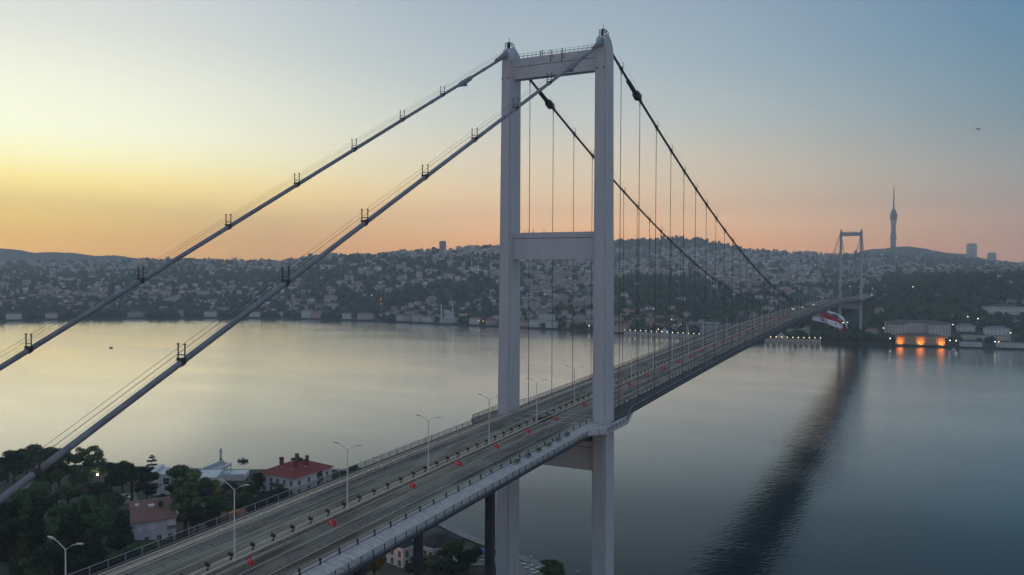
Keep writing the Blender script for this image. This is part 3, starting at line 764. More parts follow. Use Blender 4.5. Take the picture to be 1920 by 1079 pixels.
# portable crowd barriers
def barrier_mesh():
    f_ = MB(); L_ = 2.2
    for y in (.03, L_-.07): f_.box(-.02,.02,y,y+.04,.06,1.08)
    for z in (.2, 1.06): f_.box(-.02,.02,.03,L_-.03,z,z+.04)
    b = MB()
    for y in np.arange(.2, L_-.1, .17): b.box(-.009,.009,y,y+.018,.22,1.06)
    ft = MB()
    ft.box(-.32,.32,0,.06,.0,.05)
    return f_.mesh('frame', M['galv']), b.mesh('bars', M['galv_dark']), ft.mesh('foot', M['steel_dark'])
BF, BB, BFt = barrier_mesh()
BB2 = BB.copy(); BB2.materials.clear(); BB2.materials.append(M['steel_dark'])
for x, nm in ((-8.4, 'between the two lanes nearest the open water side walkway'), (7.45, 'carrying the red flags beside the roadway')):
    lab = 'grey steel crowd barrier in the long row '+('on the carriageway past the median' if x < 0 else 'beside the red flags')
    rest = MB()
    for k in range(340):
        y = -172+k*2.24
        if k < 146:
            t = tag(empty('crowd_barrier', (x+random.uniform(-.05,.05), y, zd(y)+.065), R(random.uniform(-1.2,1.2))), lab, 'barrier', 'crowd barriers '+('past the median' if x < 0 else 'beside the red flags'))
            put('frame', BF, t); put('bars', BB, t); put('foot', BFt, t, (0,.3,0)); put('foot', BFt, t, (0,1.8,0))
        else:
            z = zd(y)+.07; rest.box(x-.015,x+.015,y+.03,y+2.2,z+1.03,z+1.08).box(x-.015,x+.015,y+.03,y+2.2,z+.2,z+.24)
            for yy in np.arange(.1,2.2,.42): rest.box(x-.012,x+.012,y+yy,y+yy+.03,z,z+1.05)
            rest.box(x-.3,x+.3,y+.3,y+.38,z,z+.05)
    stuff(rest.build('crowd_barrier_row', M['galv_dark']), 'far end of the crowd barrier row '+('past the median' if x < 0 else 'beside the red flags'))
# spare barriers stacked on the downstream walkway, leaning on the guard rail
STK = [-49,-43.5,-38,-32.5,-27,-21.5,8.5,12,16,21,27,36,52,70,88,112,140,170,205,245,290]
for i, y in enumerate(STK):
    lab = '%s stack of leaning spare barriers on the outer walkway %s' % ((ordinal(5-i) if i < 5 else 'closest') if i < 6 else ordinal(i-6), 'short of the near tower' if i < 6 else 'beyond the near tower')
    t = tag(empty('barrier_stack', (12.55, y, zd(y)-.1), R(random.uniform(-4,4))), lab, 'barrier stack', 'stacks of spare barriers on the walkway')
    for k in range(5 if i < 6 else 3):
        f_ = put('frame', BF, t, (.16*k+random.uniform(-.03,.03), random.uniform(-.3,.3), -.13*.16*k)); f_.rotation_euler = (0, R(-12-random.uniform(0,8)), R(random.uniform(-5,5)))
        put('bars', BB2, f_)
# long dark equipment box on the median beside the tower
MB().box(-.5,.5,-9,-2,zd(-5)+.1,zd(-5)+1.1).build('equipment_box', M['steel_dark'], mb)
#PART4
# ================================================================== FAR BANK: town, woods, landmarks
TOW = lambda px: math.atan2(RT[1], RT[0]) if False else 0.0
def shore_rot(px):
    a = lift(px-25, 510, shore_D(px-25)); c = lift(px+25, 510, shore_D(px+25)); return math.atan2(c[1]-a[1], c[0]-a[0])
# unit meshes, one per material
def unit_box(): return MB().box(-.5,.5,-.5,.5,0,1)
def unit_hip(k=.28):
    return MB().add([(-.54,-.54,0),(.54,-.54,0),(.54,.54,0),(-.54,.54,0),(-.5+k,0,1),(.5-k,0,1)], [(0,1,5,4),(1,2,5),(2,3,4,5),(3,0,4),(3,2,1,0)])
def unit_flat(): return MB().box(-.52,.52,-.52,.52,0,1)
WBOX = [unit_box().mesh('wall', m_) for m_ in WALLS]
RHIP = [unit_hip().mesh('roof', ROOFS[0]), unit_hip().mesh('roof', ROOFS[1]), unit_flat().mesh('roof', ROOFS[2])]
WIN = MB().box(-.5,.5,-.08,.06,-.5,.5).mesh('window', M['glass'])
PLAIN = {n: unit_box().mesh('wall', mat('far_plaster_'+n, c, .85, var=.12, scale=.15)) for n, c in
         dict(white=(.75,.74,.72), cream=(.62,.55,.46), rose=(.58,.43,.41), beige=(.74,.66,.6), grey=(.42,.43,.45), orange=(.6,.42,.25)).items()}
HIPR = {n: unit_hip().mesh('roof', mat('far_roof_'+n, c, .85, var=.2, scale=.3)) for n, c in dict(red=(.22,.075,.06), brown=(.14,.09,.08), grey=(.2,.2,.21)).items()}
FLATR = RHIP[2]
occupied = []
def hall(px, w, d, h, wall, roof, label, cat='house', rows=2, cols=6, roofh=3.2, back=14, D=None, rot=0., group='waterfront buildings', name='waterfront_house', winw=1.05, winh=1.5, z=None):
    """one building by the far water with real windows on the side that faces the water"""
    D = D or shore_D(px)+back+d/2
    q = far_pt(px, D); rz = shore_rot(px)+rot
    t = tag(empty(name, (q[0],q[1],q[2]-.6 if z is None else z), rz), label, cat, group)
    put('wall', PLAIN[wall], t, (0,0,0), scale=(w,d,h))
    if roof == 'flat': put('roof', FLATR, t, (0,0,h), scale=(w,d,.8))
    else: put('roof', HIPR[roof], t, (0,0,h), scale=(w,d,roofh))
    for r_ in range(rows):
        for c in range(cols):
            zz = h*(r_+.58)/rows; put('window', WIN, t, (-w/2+w*(c+.5)/cols, -d/2-.0, zz), scale=(winw,1,min(winh,h/rows*.6)))
    for r_ in range(rows):
        for c in range(max(1, int(cols*d/w))):
            n = max(1, int(cols*d/w)); zz = h*(r_+.58)/rows; put('window', WIN, t, (w/2, -d/2+d*(c+.5)/n, zz), PI/2, scale=(winw,1,min(winh,h/rows*.6)))
    occupied.append((q[0], q[1], max(w,d)*.75)); return t
G = 'waterfront buildings'
hall(25, 26, 14, 11, 'white','brown','white waterside house at the far left shore','house',2,6)
hall(96, 22, 14, 10, 'beige','red','beige house with red roof on the shore behind the upper cable','house',2,5)
hall(255, 30, 14, 10, 'grey','brown','low grey waterside hall with brown roof','hall',2,8)
hall(395, 24, 14, 11, 'white','red','white waterside house with red roof beyond the lower cable','house',2,6)
hall(480, 26, 14, 10, 'white','brown','long white villa left of the tall white mansion','villa',2,6)
hall(577, 21, 15, 15, 'white','grey','tall white waterside mansion under a grey roof','mansion',3,5)
hall(598, 20, 15, 14, 'rose','red','pinkish waterside mansion joined beside the tall white one','mansion',3,5)
hall(653, 22, 14, 11, 'white','brown','white mansion half hidden by a waterside tree','mansion',2,5)
hall(685, 28, 16, 12, 'cream','brown','long cream waterside mansion with a plain front','mansion',2,9)
hall(753, 16, 13, 10, 'white','grey','small white gabled house left of the mosque','house',2,4)
hall(767, 8, 12, 10.5, 'rose','red','narrow red and white house between two waterside houses','house',2,2)
hall(783, 16, 13, 12, 'beige','grey','beige three-storey waterside house','house',3,4)
hall(804, 21, 13, 11, 'white','red','white waterside house with red roof beside the mosque','house',2,6)
hall(893, 22, 13, 11, 'white','red','white house right of the mosque behind a round tree','house',2,5)
hall(921, 16, 13, 10, 'rose','red','rose house on the shore beside the near tower leg','house',2,4)
hall(986, 17, 13, 9, 'rose','red','rose shore house just inside the tower portal','house',2,4)
hall(1002, 16, 12, 13, 'white','brown','lamp-lit white mansion on the shore inside the tower portal','mansion',2,5)
hall(1035, 19, 12, 11, 'white','grey','white colonnaded mansion on the shore inside the tower portal','mansion',2,6)
hall(1026, 26, 13, 16, 'beige','flat','tiered concrete block behind the shore mansions','apartment block',4,6,back=45)
hall(1166, 20, 22, 12, 'rose','red','rose palace building at the end of the lit quay wall','palace',2,4, back=6)
hall(1262, 16, 14, 9, 'beige','brown','small lit house in the palace garden','house',2,4, back=30)
hall(1333, 26, 18, 20, 'grey','flat','big grey scaffolded palace block behind the bridge deck','palace',3,6, back=14, winh=2.6)
hall(1372, 30, 18, 15, 'beige','grey','low wing of the grey palace behind the deck','palace',2,8, back=26)
# the long barracks and its floodlit neighbour
hall(1721, 84, 15, 19, 'beige','brown','long beige barracks with rows of windows above the floodlit building','barracks',5,22, D=shore_D(1721)+62, roofh=4, rot=-.06)
hall(1684, 24, 26, 19, 'beige','brown','left wing of the long beige barracks','barracks',5,6, D=shore_D(1684)+52, roofh=4, rot=-.06)
hall(1759, 24, 28, 19, 'beige','brown','right wing of the long beige barracks','barracks',5,6, D=shore_D(1759)+52, roofh=4, rot=-.06)
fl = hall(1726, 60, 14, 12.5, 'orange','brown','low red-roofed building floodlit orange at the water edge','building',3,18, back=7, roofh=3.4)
hall(1884, 58, 14, 12, 'white','brown','long white building with brown roof among dark woods','building',2,14, D=shore_D(1884)+190, roofh=3.4)
hall(1822, 26, 10, 5.5, 'white','flat','low white ferry pier hall','pier building',1,7, back=2, D=shore_D(1822)+8)
hall(1898, 34, 10, 6, 'white','flat','low white pier hall beside the red lamp','pier building',1,9, D=shore_D(1898)+8)
hall(1870, 30, 14, 9, 'white','grey','white garden pavilion behind the ferry piers','pavilion',2,6, D=shore_D(1870)+70)
hall(1812, 22, 12, 8, 'white','grey','small pale villa above the ferry pier','villa',2,5, D=shore_D(1812)+85)
hall(1850, 60, 4, 6, 'cream','flat','long pale garden wall above the shore road','wall',1,1, D=shore_D(1850)+45, name='garden_wall')
# floodlights on the orange building (the photograph shows it lit)
glow = emit('flood_glow', (1,.5,.12), 2)
for i, xx in enumerate((-25.5, 0, 25.5)):
    f_ = MB().box(-1.2,1.2,-.3,.3,.2,.8).mesh('lamp', glow)
    pos = fl.matrix_basis @ Vector((xx, -13.8, .9))
    t = tag(empty('floodlight', pos, fl.rotation_euler[2]), '%s floodlight aimed at the orange building' % ('left','middle','right')[i], 'floodlight', 'floodlights at the orange building')
    put('lamp', f_, t); put('bracket', MB().box(-.15,.15,-.15,.15,-1,.2).mesh('bracket', M['steel_dark']), t)
    ld = bpy.data.lights.new('flood_beam', 'SPOT'); ld.energy = 7000; ld.color = (1,.28,.02); ld.spot_size = R(98); ld.spot_blend = .9; ld.shadow_soft_size = .5
    lo = bpy.data.objects.new('flood_beam', ld); COL.objects.link(lo); lo.parent = t; lo.location = (0,.6,.9); lo.rotation_euler = (R(113), 0, 0)
# ---- mosque on the shore
def mosque(px, back, s=1., label='', lit=False, minh=30., D=None, mats=('cream','white')):
    D = D or shore_D(px)+back; q = far_pt(px, D); t = tag(empty('mosque', (q[0],q[1],q[2]-.5), shore_rot(px)), label, 'mosque')
    put('wall', PLAIN[mats[0]], t, scale=(20*s,18*s,10*s))
    for c in range(5):
        for r_ in range(2): put('window', WIN, t, ((-8+c*4)*s, -9*s, (3+r_*4)*s), scale=(1.3*s,1,2.3*s))
    lead = M['lead']
    MB().lathe([(7.6*s,10*s),(7.6*s,12.5*s)], n=16).build('drum', PLAIN['white'].materials[0], t)
    MB().lathe([(7.9*s*math.cos(a), 12.5*s+7*s*math.sin(a)) for a in np.linspace(0, 1.5, 8)]+[(.15*s,19.7*s),(.1*s,22*s)], n=20).build('dome', lead, t, smooth=True)
    for x in (-11.6, 11.6):
        m_ = put('minaret', MB().lathe([(1.5,0),(1.5,8),(1.0,9.5),(.95,minh*.62),(1.7,minh*.64),(1.7,minh*.67),(.8,minh*.68),(.75,minh*.84),(1.0,minh*.845),(.05,minh)], n=10).mesh('minaret', PLAIN['white'].materials[0]), t, (x*s, -6*s, 0), scale=s)
    put('platform', PLAIN['grey'], t, (0,-2*s,0), scale=(30*s,24*s,1.6*s))
    occupied.append((q[0],q[1],22*s)); return t
M['lead'] = mat('lead_dome', (.34,.37,.42), .5, var=.1, scale=.4)
mosque(842, 22, 1.12, 'waterside mosque with one grey dome and two slim minarets', minh=34)
mosque(893, 0, .95, 'pale hillside mosque with two minarets below the skyline', D=2080, minh=36, mats=('white','white'))
mosque(441, 0, 1.0, 'dark mosque silhouette with two minarets on the left skyline', D=3490, minh=38, mats=('grey','grey'))
# minaret tips of the great mosque rising behind the middle crossbeam
t = tag(empty('mosque', far_pt(1002, 3880)), 'great hilltop mosque whose minaret tips show above the middle crossbeam', 'mosque')
q = far_pt(1002, 3880)
put('wall', PLAIN['grey'], t, scale=(70,60,18)); MB().lathe([(20*math.cos(a), 18+20*math.sin(a)) for a in np.linspace(0,1.5,7)], n=16).build('dome', M['lead'], t, smooth=True)
for px, py in ((983,432),(990,429),(1000,427),(1020,428)):
    p_ = lift(px, py, 3880); r_ = p_-q; MB().lathe([(2.4,0),(2.2,max(20,r_[2]*.6)),(2.9,max(20,r_[2]*.62)),(1.8,r_[2]*.85),(.2,r_[2])], (r_[0],r_[1],0), n=8).build('minaret', PLAIN['grey'].materials[0], t)
# ---- TV tower on the hill
def tv_tower():
    D = 4690; q = far_pt(1674, D); z0 = q[2]-4; top = lift(1674.5, 345, D)[2]; Hh = top-z0
    t = tag(empty('broadcast_tower', (q[0],q[1],z0)), 'slender futuristic broadcast tower with bulbous top and needle spire', 'tower')
    conc = mat('tower_shell', (.34,.35,.38), .5, var=.08, scale=.05, stretch=(1,1,.2))
    MB().lathe([(15.5,0),(15,.05*Hh),(14.6,.1*Hh),(14.4,.125*Hh)], n=20).build('base', conc, t, smooth=True)
    MB().lathe([(16.5,.126*Hh),(17.6,.145*Hh),(17,.165*Hh),(17.4,.19*Hh),(15.5,.2*Hh)], n=20).build('lower_pod', conc, t, smooth=True)
    MB().lathe([(14.6,.2*Hh),(13.2,.27*Hh),(13,.33*Hh),(14.6,.38*Hh),(17,.43*Hh)], n=20).build('shaft', conc, t, smooth=True)
    MB().lathe([(17,.431*Hh),(20.2,.46*Hh),(20.8,.49*Hh),(18.8,.53*Hh),(15.5,.555*Hh)], n=24).build('upper_pod', M['steel_dark_blue'], t, smooth=True)
    MB().lathe([(15,.556*Hh),(12,.575*Hh),(10.5,.585*Hh),(4.5,.625*Hh)], n=16).build('cap', M['steel_dark'], t, smooth=True)
    MB().lathe([(4.4,.6255*Hh),(3.4,.75*Hh),(2.6,.84*Hh),(2.3,.945*Hh),(.7,.947*Hh),(.5,Hh)], n=10).build('spire', M['girder'], t)
M['steel_dark_blue'] = mat('tower_glass', (.1,.12,.15), .3, var=.2, scale=.08)
tv_tower()
# ---- high-rises on the skyline
def highrise(px0, px1, ytop, D, label, wall='grey', cap=False, cols=5):
    pxm = (px0+px1)/2; g_ = far_pt(pxm, D); w_ = (px1-px0)/FPX*D; top = lift(pxm, ytop, D)[2]; h = top-g_[2]+6
    t = tag(empty('tower_block', (g_[0],g_[1],g_[2]-6), YAW), label, 'tower block', 'tower blocks on the skyline')
    put('wall', PLAIN[wall], t, scale=(w_,w_*.8,h)); put('roof', FLATR, t, (0,0,h), scale=(w_*.8,w_*.6,3))
    rows = int(max(4, min(14, h/7)))
    for r_ in range(rows): put('window_band', WIN, t, (0,-w_*.4,h*(r_+.6)/rows), scale=(w_*.86,1,h/rows*.3))
    for c in range(1, cols): put('pier', PLAIN[wall], t, (-w_/2+w_*c/cols, -w_*.4-.4, 0), scale=(w_*.05,.9,h*.98))
    if cap:
        put('crown', MB().lathe([(.5,0),(.56,.6),(.5,1)], n=16).mesh('crown', M['white']), t, (0,0,h), scale=(w_*1.05,w_*.8,7))
    occupied.append((g_[0],g_[1],w_)); return t
highrise(824,836,454,2680,'lone dark tower block on the ridge left of the bridge tower')
highrise(578,586,477,3080,'small hazy block on the ridge beside the lower cable')
highrise(618,633,476,3020,'broad hazy slab block on the ridge right of the lower cable')
highrise(1814,1828,459,4550,'tall rounded tower block with bright crown on the right skyline','white',True)
highrise(1853,1865,475,4560,'shorter twin-toned block beside the crowned tower block','beige')
highrise(696,720,479,2840,'wide pale slab on the ridge','beige')
# ---- the town: hundreds of plain houses climbing the slopes
def built(px, py):
    """share of the slope that is built on, read off the photograph"""
    if px < 560: k = .6 if py < 512 else (.34 if py < 560 else .3)
    elif px < 940: k = .85 if py < 484 else (.36 if py < 575 else .5)
    elif px < 1130: k = .05 if py < 468 else .85
    elif px < 1330: k = .03 if py < 468 else (.9 if py < 521 else (.1 if py < 556 else .35))
    elif px < 1570: k = .05 if py < 474 else (.9 if py < 535 else .42)
    elif px < 1660: k = .15 if py < 488 else (.85 if py < 528 else .4)
    else: k = .14 if py < 496 else (.75 if py < 517 and px < 1790 else (.25 if py < 517 else .05))
    return k
def world_to_py(q):
    d = q-CAM; z = d@FW; return 539.5-FPX*(d@UP)/z
cands = []
tries = 0
grid = {}
def free(x, y, r_):
    gx, gy = int(x//30), int(y//30)
    for a in (-1,0,1):
        for c in (-1,0,1):
            for (u, v, rr) in grid.get((gx+a, gy+c), ()):
                if (u-x)**2+(v-y)**2 < (rr+r_)**2: return False
    return True
def occupy(x, y, r_): grid.setdefault((int(x//30), int(y//30)), []).append((x, y, r_))
for (x, y, r_) in occupied: occupy(x, y, r_)
for k in range(46): yv = 1130+k*11; occupy(0, yv, 20)
while len(cands) < 3300 and tries < 60000:
    tries += 1
    px = random.uniform(-40, 1960); d0 = shore_D(px); u = random.random(); D = d0+32+u**1.35*(2900 if px < 1000 else 3300)
    q = far_pt(px, D); py = world_to_py(q)
    n = _vn(q[0], q[1], 160)
    if random.random() > built(px, py)*(.12+2.6*n*n): continue
    big = random.random() < .13
    dense = D > 2000
    w_ = random.uniform(7,17)*(random.uniform(1.5,2.6) if big else 1); d_ = random.uniform(9,13); h = random.choice((5.5,6.5,8,9,11,13))*(1.25 if big or dense else 1)
    if D < 1750 and not big: h = min(h, 9)
    if not free(q[0], q[1], w_*.46): continue
    occupy(q[0], q[1], w_*.46)
    rt = random.choices((0,1,2), (.5,.28,.22))[0]
    cands.append((w_*h/D**2, q, w_, d_, h, shore_rot(px)+random.gauss(0,.35), random.randrange(6), rt, px, py, D))
cands.sort(key=lambda c: -c[0])
def zone(px):
    for a, n in ((300,'behind the upper cable'),(560,'behind the lower cable'),(760,'left of the mosque'),(940,'above the mosque'),(1130,'in the tower portal'),
                 (1330,'behind the near hangers'),(1570,'behind the far span')):
        if px < a: return n
    return 'right of the far tower'
def height_word(py): return 'high' if py < 520 else ('halfway up' if py < 560 else 'low')
def spread_labels(base):
    """base: (label, px) per thing -> labels that single each one out by its place among its look-alikes"""
    out = [None]*len(base); by = {}
    for i, (l, px) in enumerate(base): by.setdefault(l, []).append((px, i))
    for l, v in by.items():
        v.sort()
        for k, (_, i) in enumerate(v): out[i] = l if len(v) == 1 else l+(', leftmost' if k == 0 else ', rightmost' if k == len(v)-1 else ', %s from left' % ordinal(k))
    return out
HL = spread_labels([('%s house with %s %s %s' % (WALLN[c[6]], ROOFN[c[7]], height_word(c[9]), zone(c[8])), c[8]) for c in cands[:290]])
VB = []; FB = []; MI = []; nv = 0
V3 = []; F3 = []; M3 = []
boxF = np.array([(0,3,2,1),(4,5,6,7),(0,1,5,4),(1,2,6,5),(2,3,7,6),(3,0,4,7)])
for i, (sz, q, w_, d_, h, rz, wm, rt, px, py, D) in enumerate(cands):
    if i < 290:
        t = tag(empty('hillside_house', (q[0],q[1],q[2]-2.5), rz), HL[i], 'house', 'houses on the far hillside')
        put('wall', WBOX[wm], t, scale=(w_,d_,h+2.5)); put('roof', RHIP[rt], t, (0,0,h+2.5), scale=(w_,d_,.7 if rt == 2 else 2.6))
    else:
        c, s = math.cos(rz), math.sin(rz)
        def T(x, y, z): return (q[0]+c*x-s*y, q[1]+s*x+c*y, q[2]-2.5+z)
        x, y = w_/2, d_/2; H2 = h+2.5
        vs_ = [T(-x,-y,0),T(x,-y,0),T(x,y,0),T(-x,y,0),T(-x,-y,H2),T(x,-y,H2),T(x,y,H2),T(-x,y,H2)]
        VB += vs_; FB += [tuple(f+nv) for f in boxF]; MI += [wm]*6; nv += 8
        x *= 1.05; y *= 1.05
        if rt == 2: vs_ = [T(-x,-y,H2+.01),T(x,-y,H2+.01),T(x,y,H2+.01),T(-x,y,H2+.01),T(-x,-y,H2+.7),T(x,-y,H2+.7),T(x,y,H2+.7),T(-x,y,H2+.7)]
        else:
            e = x-min(x*.6, y); vs_ = [T(-x,-y,H2+.01),T(x,-y,H2+.01),T(x,y,H2+.01),T(-x,y,H2+.01),T(-e,-.1,H2+2.6),T(e,-.1,H2+2.6),T(e,.1,H2+2.6),T(-e,.1,H2+2.6)]
        VB += vs_; FB += [tuple(f+nv) for f in boxF]; MI += [6+rt]*6; nv += 8
stuff(put('hillside_town', np_mesh('hillside_town', np.array(VB), np.array(FB), WALLS+ROOFS, MI)), 'mass of small far houses covering the hills across the water')
# ---- woods on the far slopes
def ico(sub=1):
    import bmesh
    bm = bmesh.new(); bmesh.ops.create_icosphere(bm, subdivisions=sub, radius=1); bm.verts.ensure_lookup_table()
    V = np.array([v.co[:] for v in bm.verts]); F = np.array([[v.index for v in f.verts] for f in bm.faces]); bm.free(); return V, F
IV, IF = ico(2)
def crown_variants(n=6):
    out = []
    for k in range(n):
        nrm = IV.copy(); r_ = 1+rng.uniform(-.34,.3,len(IV))
        for _ in range(6):
            c = rng.normal(size=3); c /= np.linalg.norm(c); r_ += .28*np.clip(nrm@c-.55,0,1)
        out.append(nrm*r_[:,None])
    return out
CV = crown_variants(8)
VT = []; FT = []; nv = 0; ntree = 0; tries = 0
while ntree < 10500 and tries < 80000:
    tries += 1
    px = random.uniform(-60, 1990); d0 = shore_D(px); D = d0+10+random.random()**1.75*2900
    q = far_pt(px, D); py = world_to_py(q)
    n = _vn(q[0]+500, q[1], 110)
    k = 1-built(px, py)
    if random.random() > (k**1.0)*(.35+1.1*n)+.06: continue
    r_ = random.uniform(3.2,6.4)*(1.0 if D < 2200 else 1.25)
    if not free(q[0], q[1], 2.2): continue
    v = CV[ntree % 8]; a = random.uniform(0,6.28); c, s = math.cos(a), math.sin(a)
    hh = random.uniform(.85,1.25); 
    if random.random() < .12: hh *= 1.7; r_ *= .7
    X = v[:,0]*c-v[:,1]*s; Y_ = v[:,0]*s+v[:,1]*c
    VT.append(np.stack([q[0]+X*r_, q[1]+Y_*r_, q[2]+r_*hh*.9+v[:,2]*r_*hh], 1)); FT.append(IF+nv); nv += len(v); ntree += 1
stuff(put('far_woodland', np_mesh('far_woodland', np.concatenate(VT), np.concatenate(FT), M['leaf_far'])), 'dark green woodland between the houses on the far hills')
# ---- separate trees along the far shore
def lump_tree_mesh(k):
    V = []; F = []; nv_ = 0
    for j in range(7):
        c = np.array([random.uniform(-.6,.6), random.uniform(-.6,.6), random.uniform(.9,1.9)]); v = CV[(k+j) % 8]*random.uniform(.38,.6)+c
        V.append(v); F.append(IF+nv_); nv_ += len(v)
    return np_mesh('crown', np.concatenate(V), np.concatenate(F), M['leaf_far'])
LT = [lump_tree_mesh(k) for k in range(4)]
TR = MB().lathe([(.09,0),(.06,.6),(.04,1.0)], n=6).mesh('trunk', M['bark'])
i = 0
for px in [150,182,215,320,350,440,515,535,625,640,664,720,735,820,870,905,1055,1075,1095,1190,1215,1240,1300,1390,1415,1480,1500,1560,1640,1660,1790,1800,1840,1860,1915]:
    q = far_pt(px, shore_D(px)+random.uniform(14,24)); s = random.uniform(4.5,6.5)
    t = tag(empty('shore_tree', (q[0],q[1],q[2]-.4), random.uniform(0,6)), 'leafy tree on the far shore, %s from the left along the water' % ordinal(i), 'tree', 'trees on the far shore')
    put('crown', LT[i % 4], t, scale=s); put('trunk', TR, t, scale=s); i += 1
# ---- palace quay walls with lamps and tent-roofed garden pavilions
def quay_wall(px0, px1, label, dd=-4):
    b = MB(); pts = [lift(px, 510, shore_D(px)+dd) for px in np.linspace(px0, px1, 16)]
    root = tag(empty('quay_wall', (pts[0][0],pts[0][1],0)), label, 'wall')
    off = pts[0]
    for a, c in zip(pts[:-1], pts[1:]):
        a = a-off; c = c-off
        d = np.array([c[0]-a[0], c[1]-a[1]]); d /= np.linalg.norm(d); n = np.array([-d[1], d[0]])*.9
        b.add([(a[0],a[1],-.8),(c[0],c[1],-.8),(c[0]+n[0],c[1]+n[1],-.8),(a[0]+n[0],a[1]+n[1],-.8),(a[0],a[1],4.6),(c[0],c[1],4.6),(c[0]+n[0],c[1]+n[1],4.6),(a[0]+n[0],a[1]+n[1],4.6)], [(4,5,6,7),(0,1,5,4),(1,2,6,5),(2,3,7,6),(3,0,4,7)])
    b.build('wall', PLAIN['cream'].materials[0], root)
    post = MB().box(-.7,.7,-.7,.7,-.7,6.2).box(-.95,.95,-.95,.95,5.6,5.9).mesh('pillar', PLAIN['cream'].materials[0]); bulb = MB().lathe([(.12,6.2),(.38,6.45),(.38,6.85),(.12,7.1)], n=8).mesh('lamp', M['lamp_on'])
    for k, px in enumerate(np.linspace(px0, px1, int(abs(px1-px0)/9))):
        p_ = lift(px, 510, shore_D(px)+dd)-off; put('pillar', post, root, (p_[0],p_[1],0)); put('lamp', bulb, root, (p_[0],p_[1],0))
quay_wall(1172, 1312, 'long cream palace quay wall topped with a row of lit lamps')
quay_wall(1436, 1540, 'shorter lamp-topped cream quay wall under the bridge span')
for px, lab in ((1247,'tent-roofed marble pavilion on the long lit quay wall'), (1466,'tent-roofed marble pavilion on the shorter lit quay wall')):
    q = lift(px, 510, shore_D(px)+4); t = tag(empty('pavilion', (q[0],q[1],2.2), shore_rot(px)), lab, 'pavilion', 'marble quay pavilions')
    put('wall', PLAIN['white'], t, scale=(10,8,5.5))
    for c in range(4): put('window', WIN, t, (-3.6+2.4*c,-4,2.9), scale=(1.2,1,3))
    MB().loft([[(-5.6,-4.6,5.5),(5.6,-4.6,5.5),(5.6,4.6,5.5),(-5.6,4.6,5.5)],[(-2.4,-2,7.6),(2.4,-2,7.6),(2.4,2,7.6),(-2.4,2,7.6)],[(-.2,-.2,11.5),(.2,-.2,11.5),(.2,.2,11.5),(-.2,.2,11.5)]]).build('roof', M['lead'], t)
# ---- street lights that dot the far bank
def far_lamp_meshes():
    p_ = MB().box(-.12,.12,-.12,.12,0,7).mesh('pole', M['galv_dark'])
    return p_, [MB().lathe([(.2,6.7),(.52,7),(.52,7.4),(.2,7.8)], n=8).mesh('lamp', m_) for m_ in (M['lamp_on'], M['lamp_white'], M['lamp_orange'])]
FLP, FLH = far_lamp_meshes()
FIX = [(100,497,0),(246,498,1),(258,498,2),(45,505,2),(14,504,2),(93,509,1),(84,508,2),(317,494,1),(296,494,1),(270,508,1),(148,545,1),(147,574,1),(236,585,0),(199,586,0),(317,545,1),(308,561,1),(341,571,1),(385,567,0),(402,571,1),(450,549,0),(452,549,2),
 (424,563,2),(375,571,1),(660,503,2),(713,505,1),(640,507,2),(627,547,1),(669,538,1),(559,549,1),(544,575,1),(697,555,1),(714,563,2),(714,570,2),(765,586,1),(702,580,0),(840,500,1),(912,480,1),(898,605,2),(906,606,2),(1103,489,2),(1005,508,1),(1022,553,0),
 (1105,612,1),(1246,562,1),(1275,560,2),(1226,580,0),(1260,601,0),(1265,612,0),(1278,609,0),(1235,625,0),(1250,463,1),(1379,513,0),(1372,468,1),(1280,510,0),(1525,495,2),(1535,496,0),(1545,494,0),(1560,492,2),(1520,500,2),(1500,503,1),(1475,512,2),(1440,497,1),
 (1580,537,1),(1594,537,1),(1660,537,0),(1681,538,1),(1712,538,1),(1636,541,0),(1635,553,0),(1622,556,1),(1714,475,1),(1722,485,1),(1676,486,2),(1645,486,2),(1818,499,0),(1850,499,0),(1845,507,0),(1858,506,2),(1848,511,2),(1895,495,2),(1910,497,2),(1905,523,1),
 (1778,609,1),(1788,612,1),(1816,597,1),(1835,600,1),(1671,636,1),(1658,617,1),(1868,643,1),(1875,645,2),(1783,645,1),(1795,645,1),(1700,609,2),(1897,628,0),(1360,600,0),(1385,590,0),(1410,588,0),(1450,585,0),(1500,585,1),(1480,560,0),(1425,545,0),(1590,606,1),(1577,603,0),(1582,607,0),(1628,608,0)]
def solve_far(px, py):
    d0 = shore_D(px); lo = None
    for D in np.arange(d0+4, d0+3600, 12):
        q = far_pt(px, D)
        if world_to_py(q+np.array([0,0,7.5])) <= py: return q
    return None
FL = spread_labels([('small lit %s street lamp %s %s' % (('warm','white','orange')[c], height_word(py), zone(px)), px) for px, py, c in FIX])
for ilm, (px, py, c) in enumerate(FIX):
    q = solve_far(px, py)
    if q is None: continue
    t = tag(empty('hillside_lamp', q), FL[ilm], 'street lamp', 'lit lamps on the far hillside')
    put('pole', FLP, t); put('lamp', FLH[c], t)
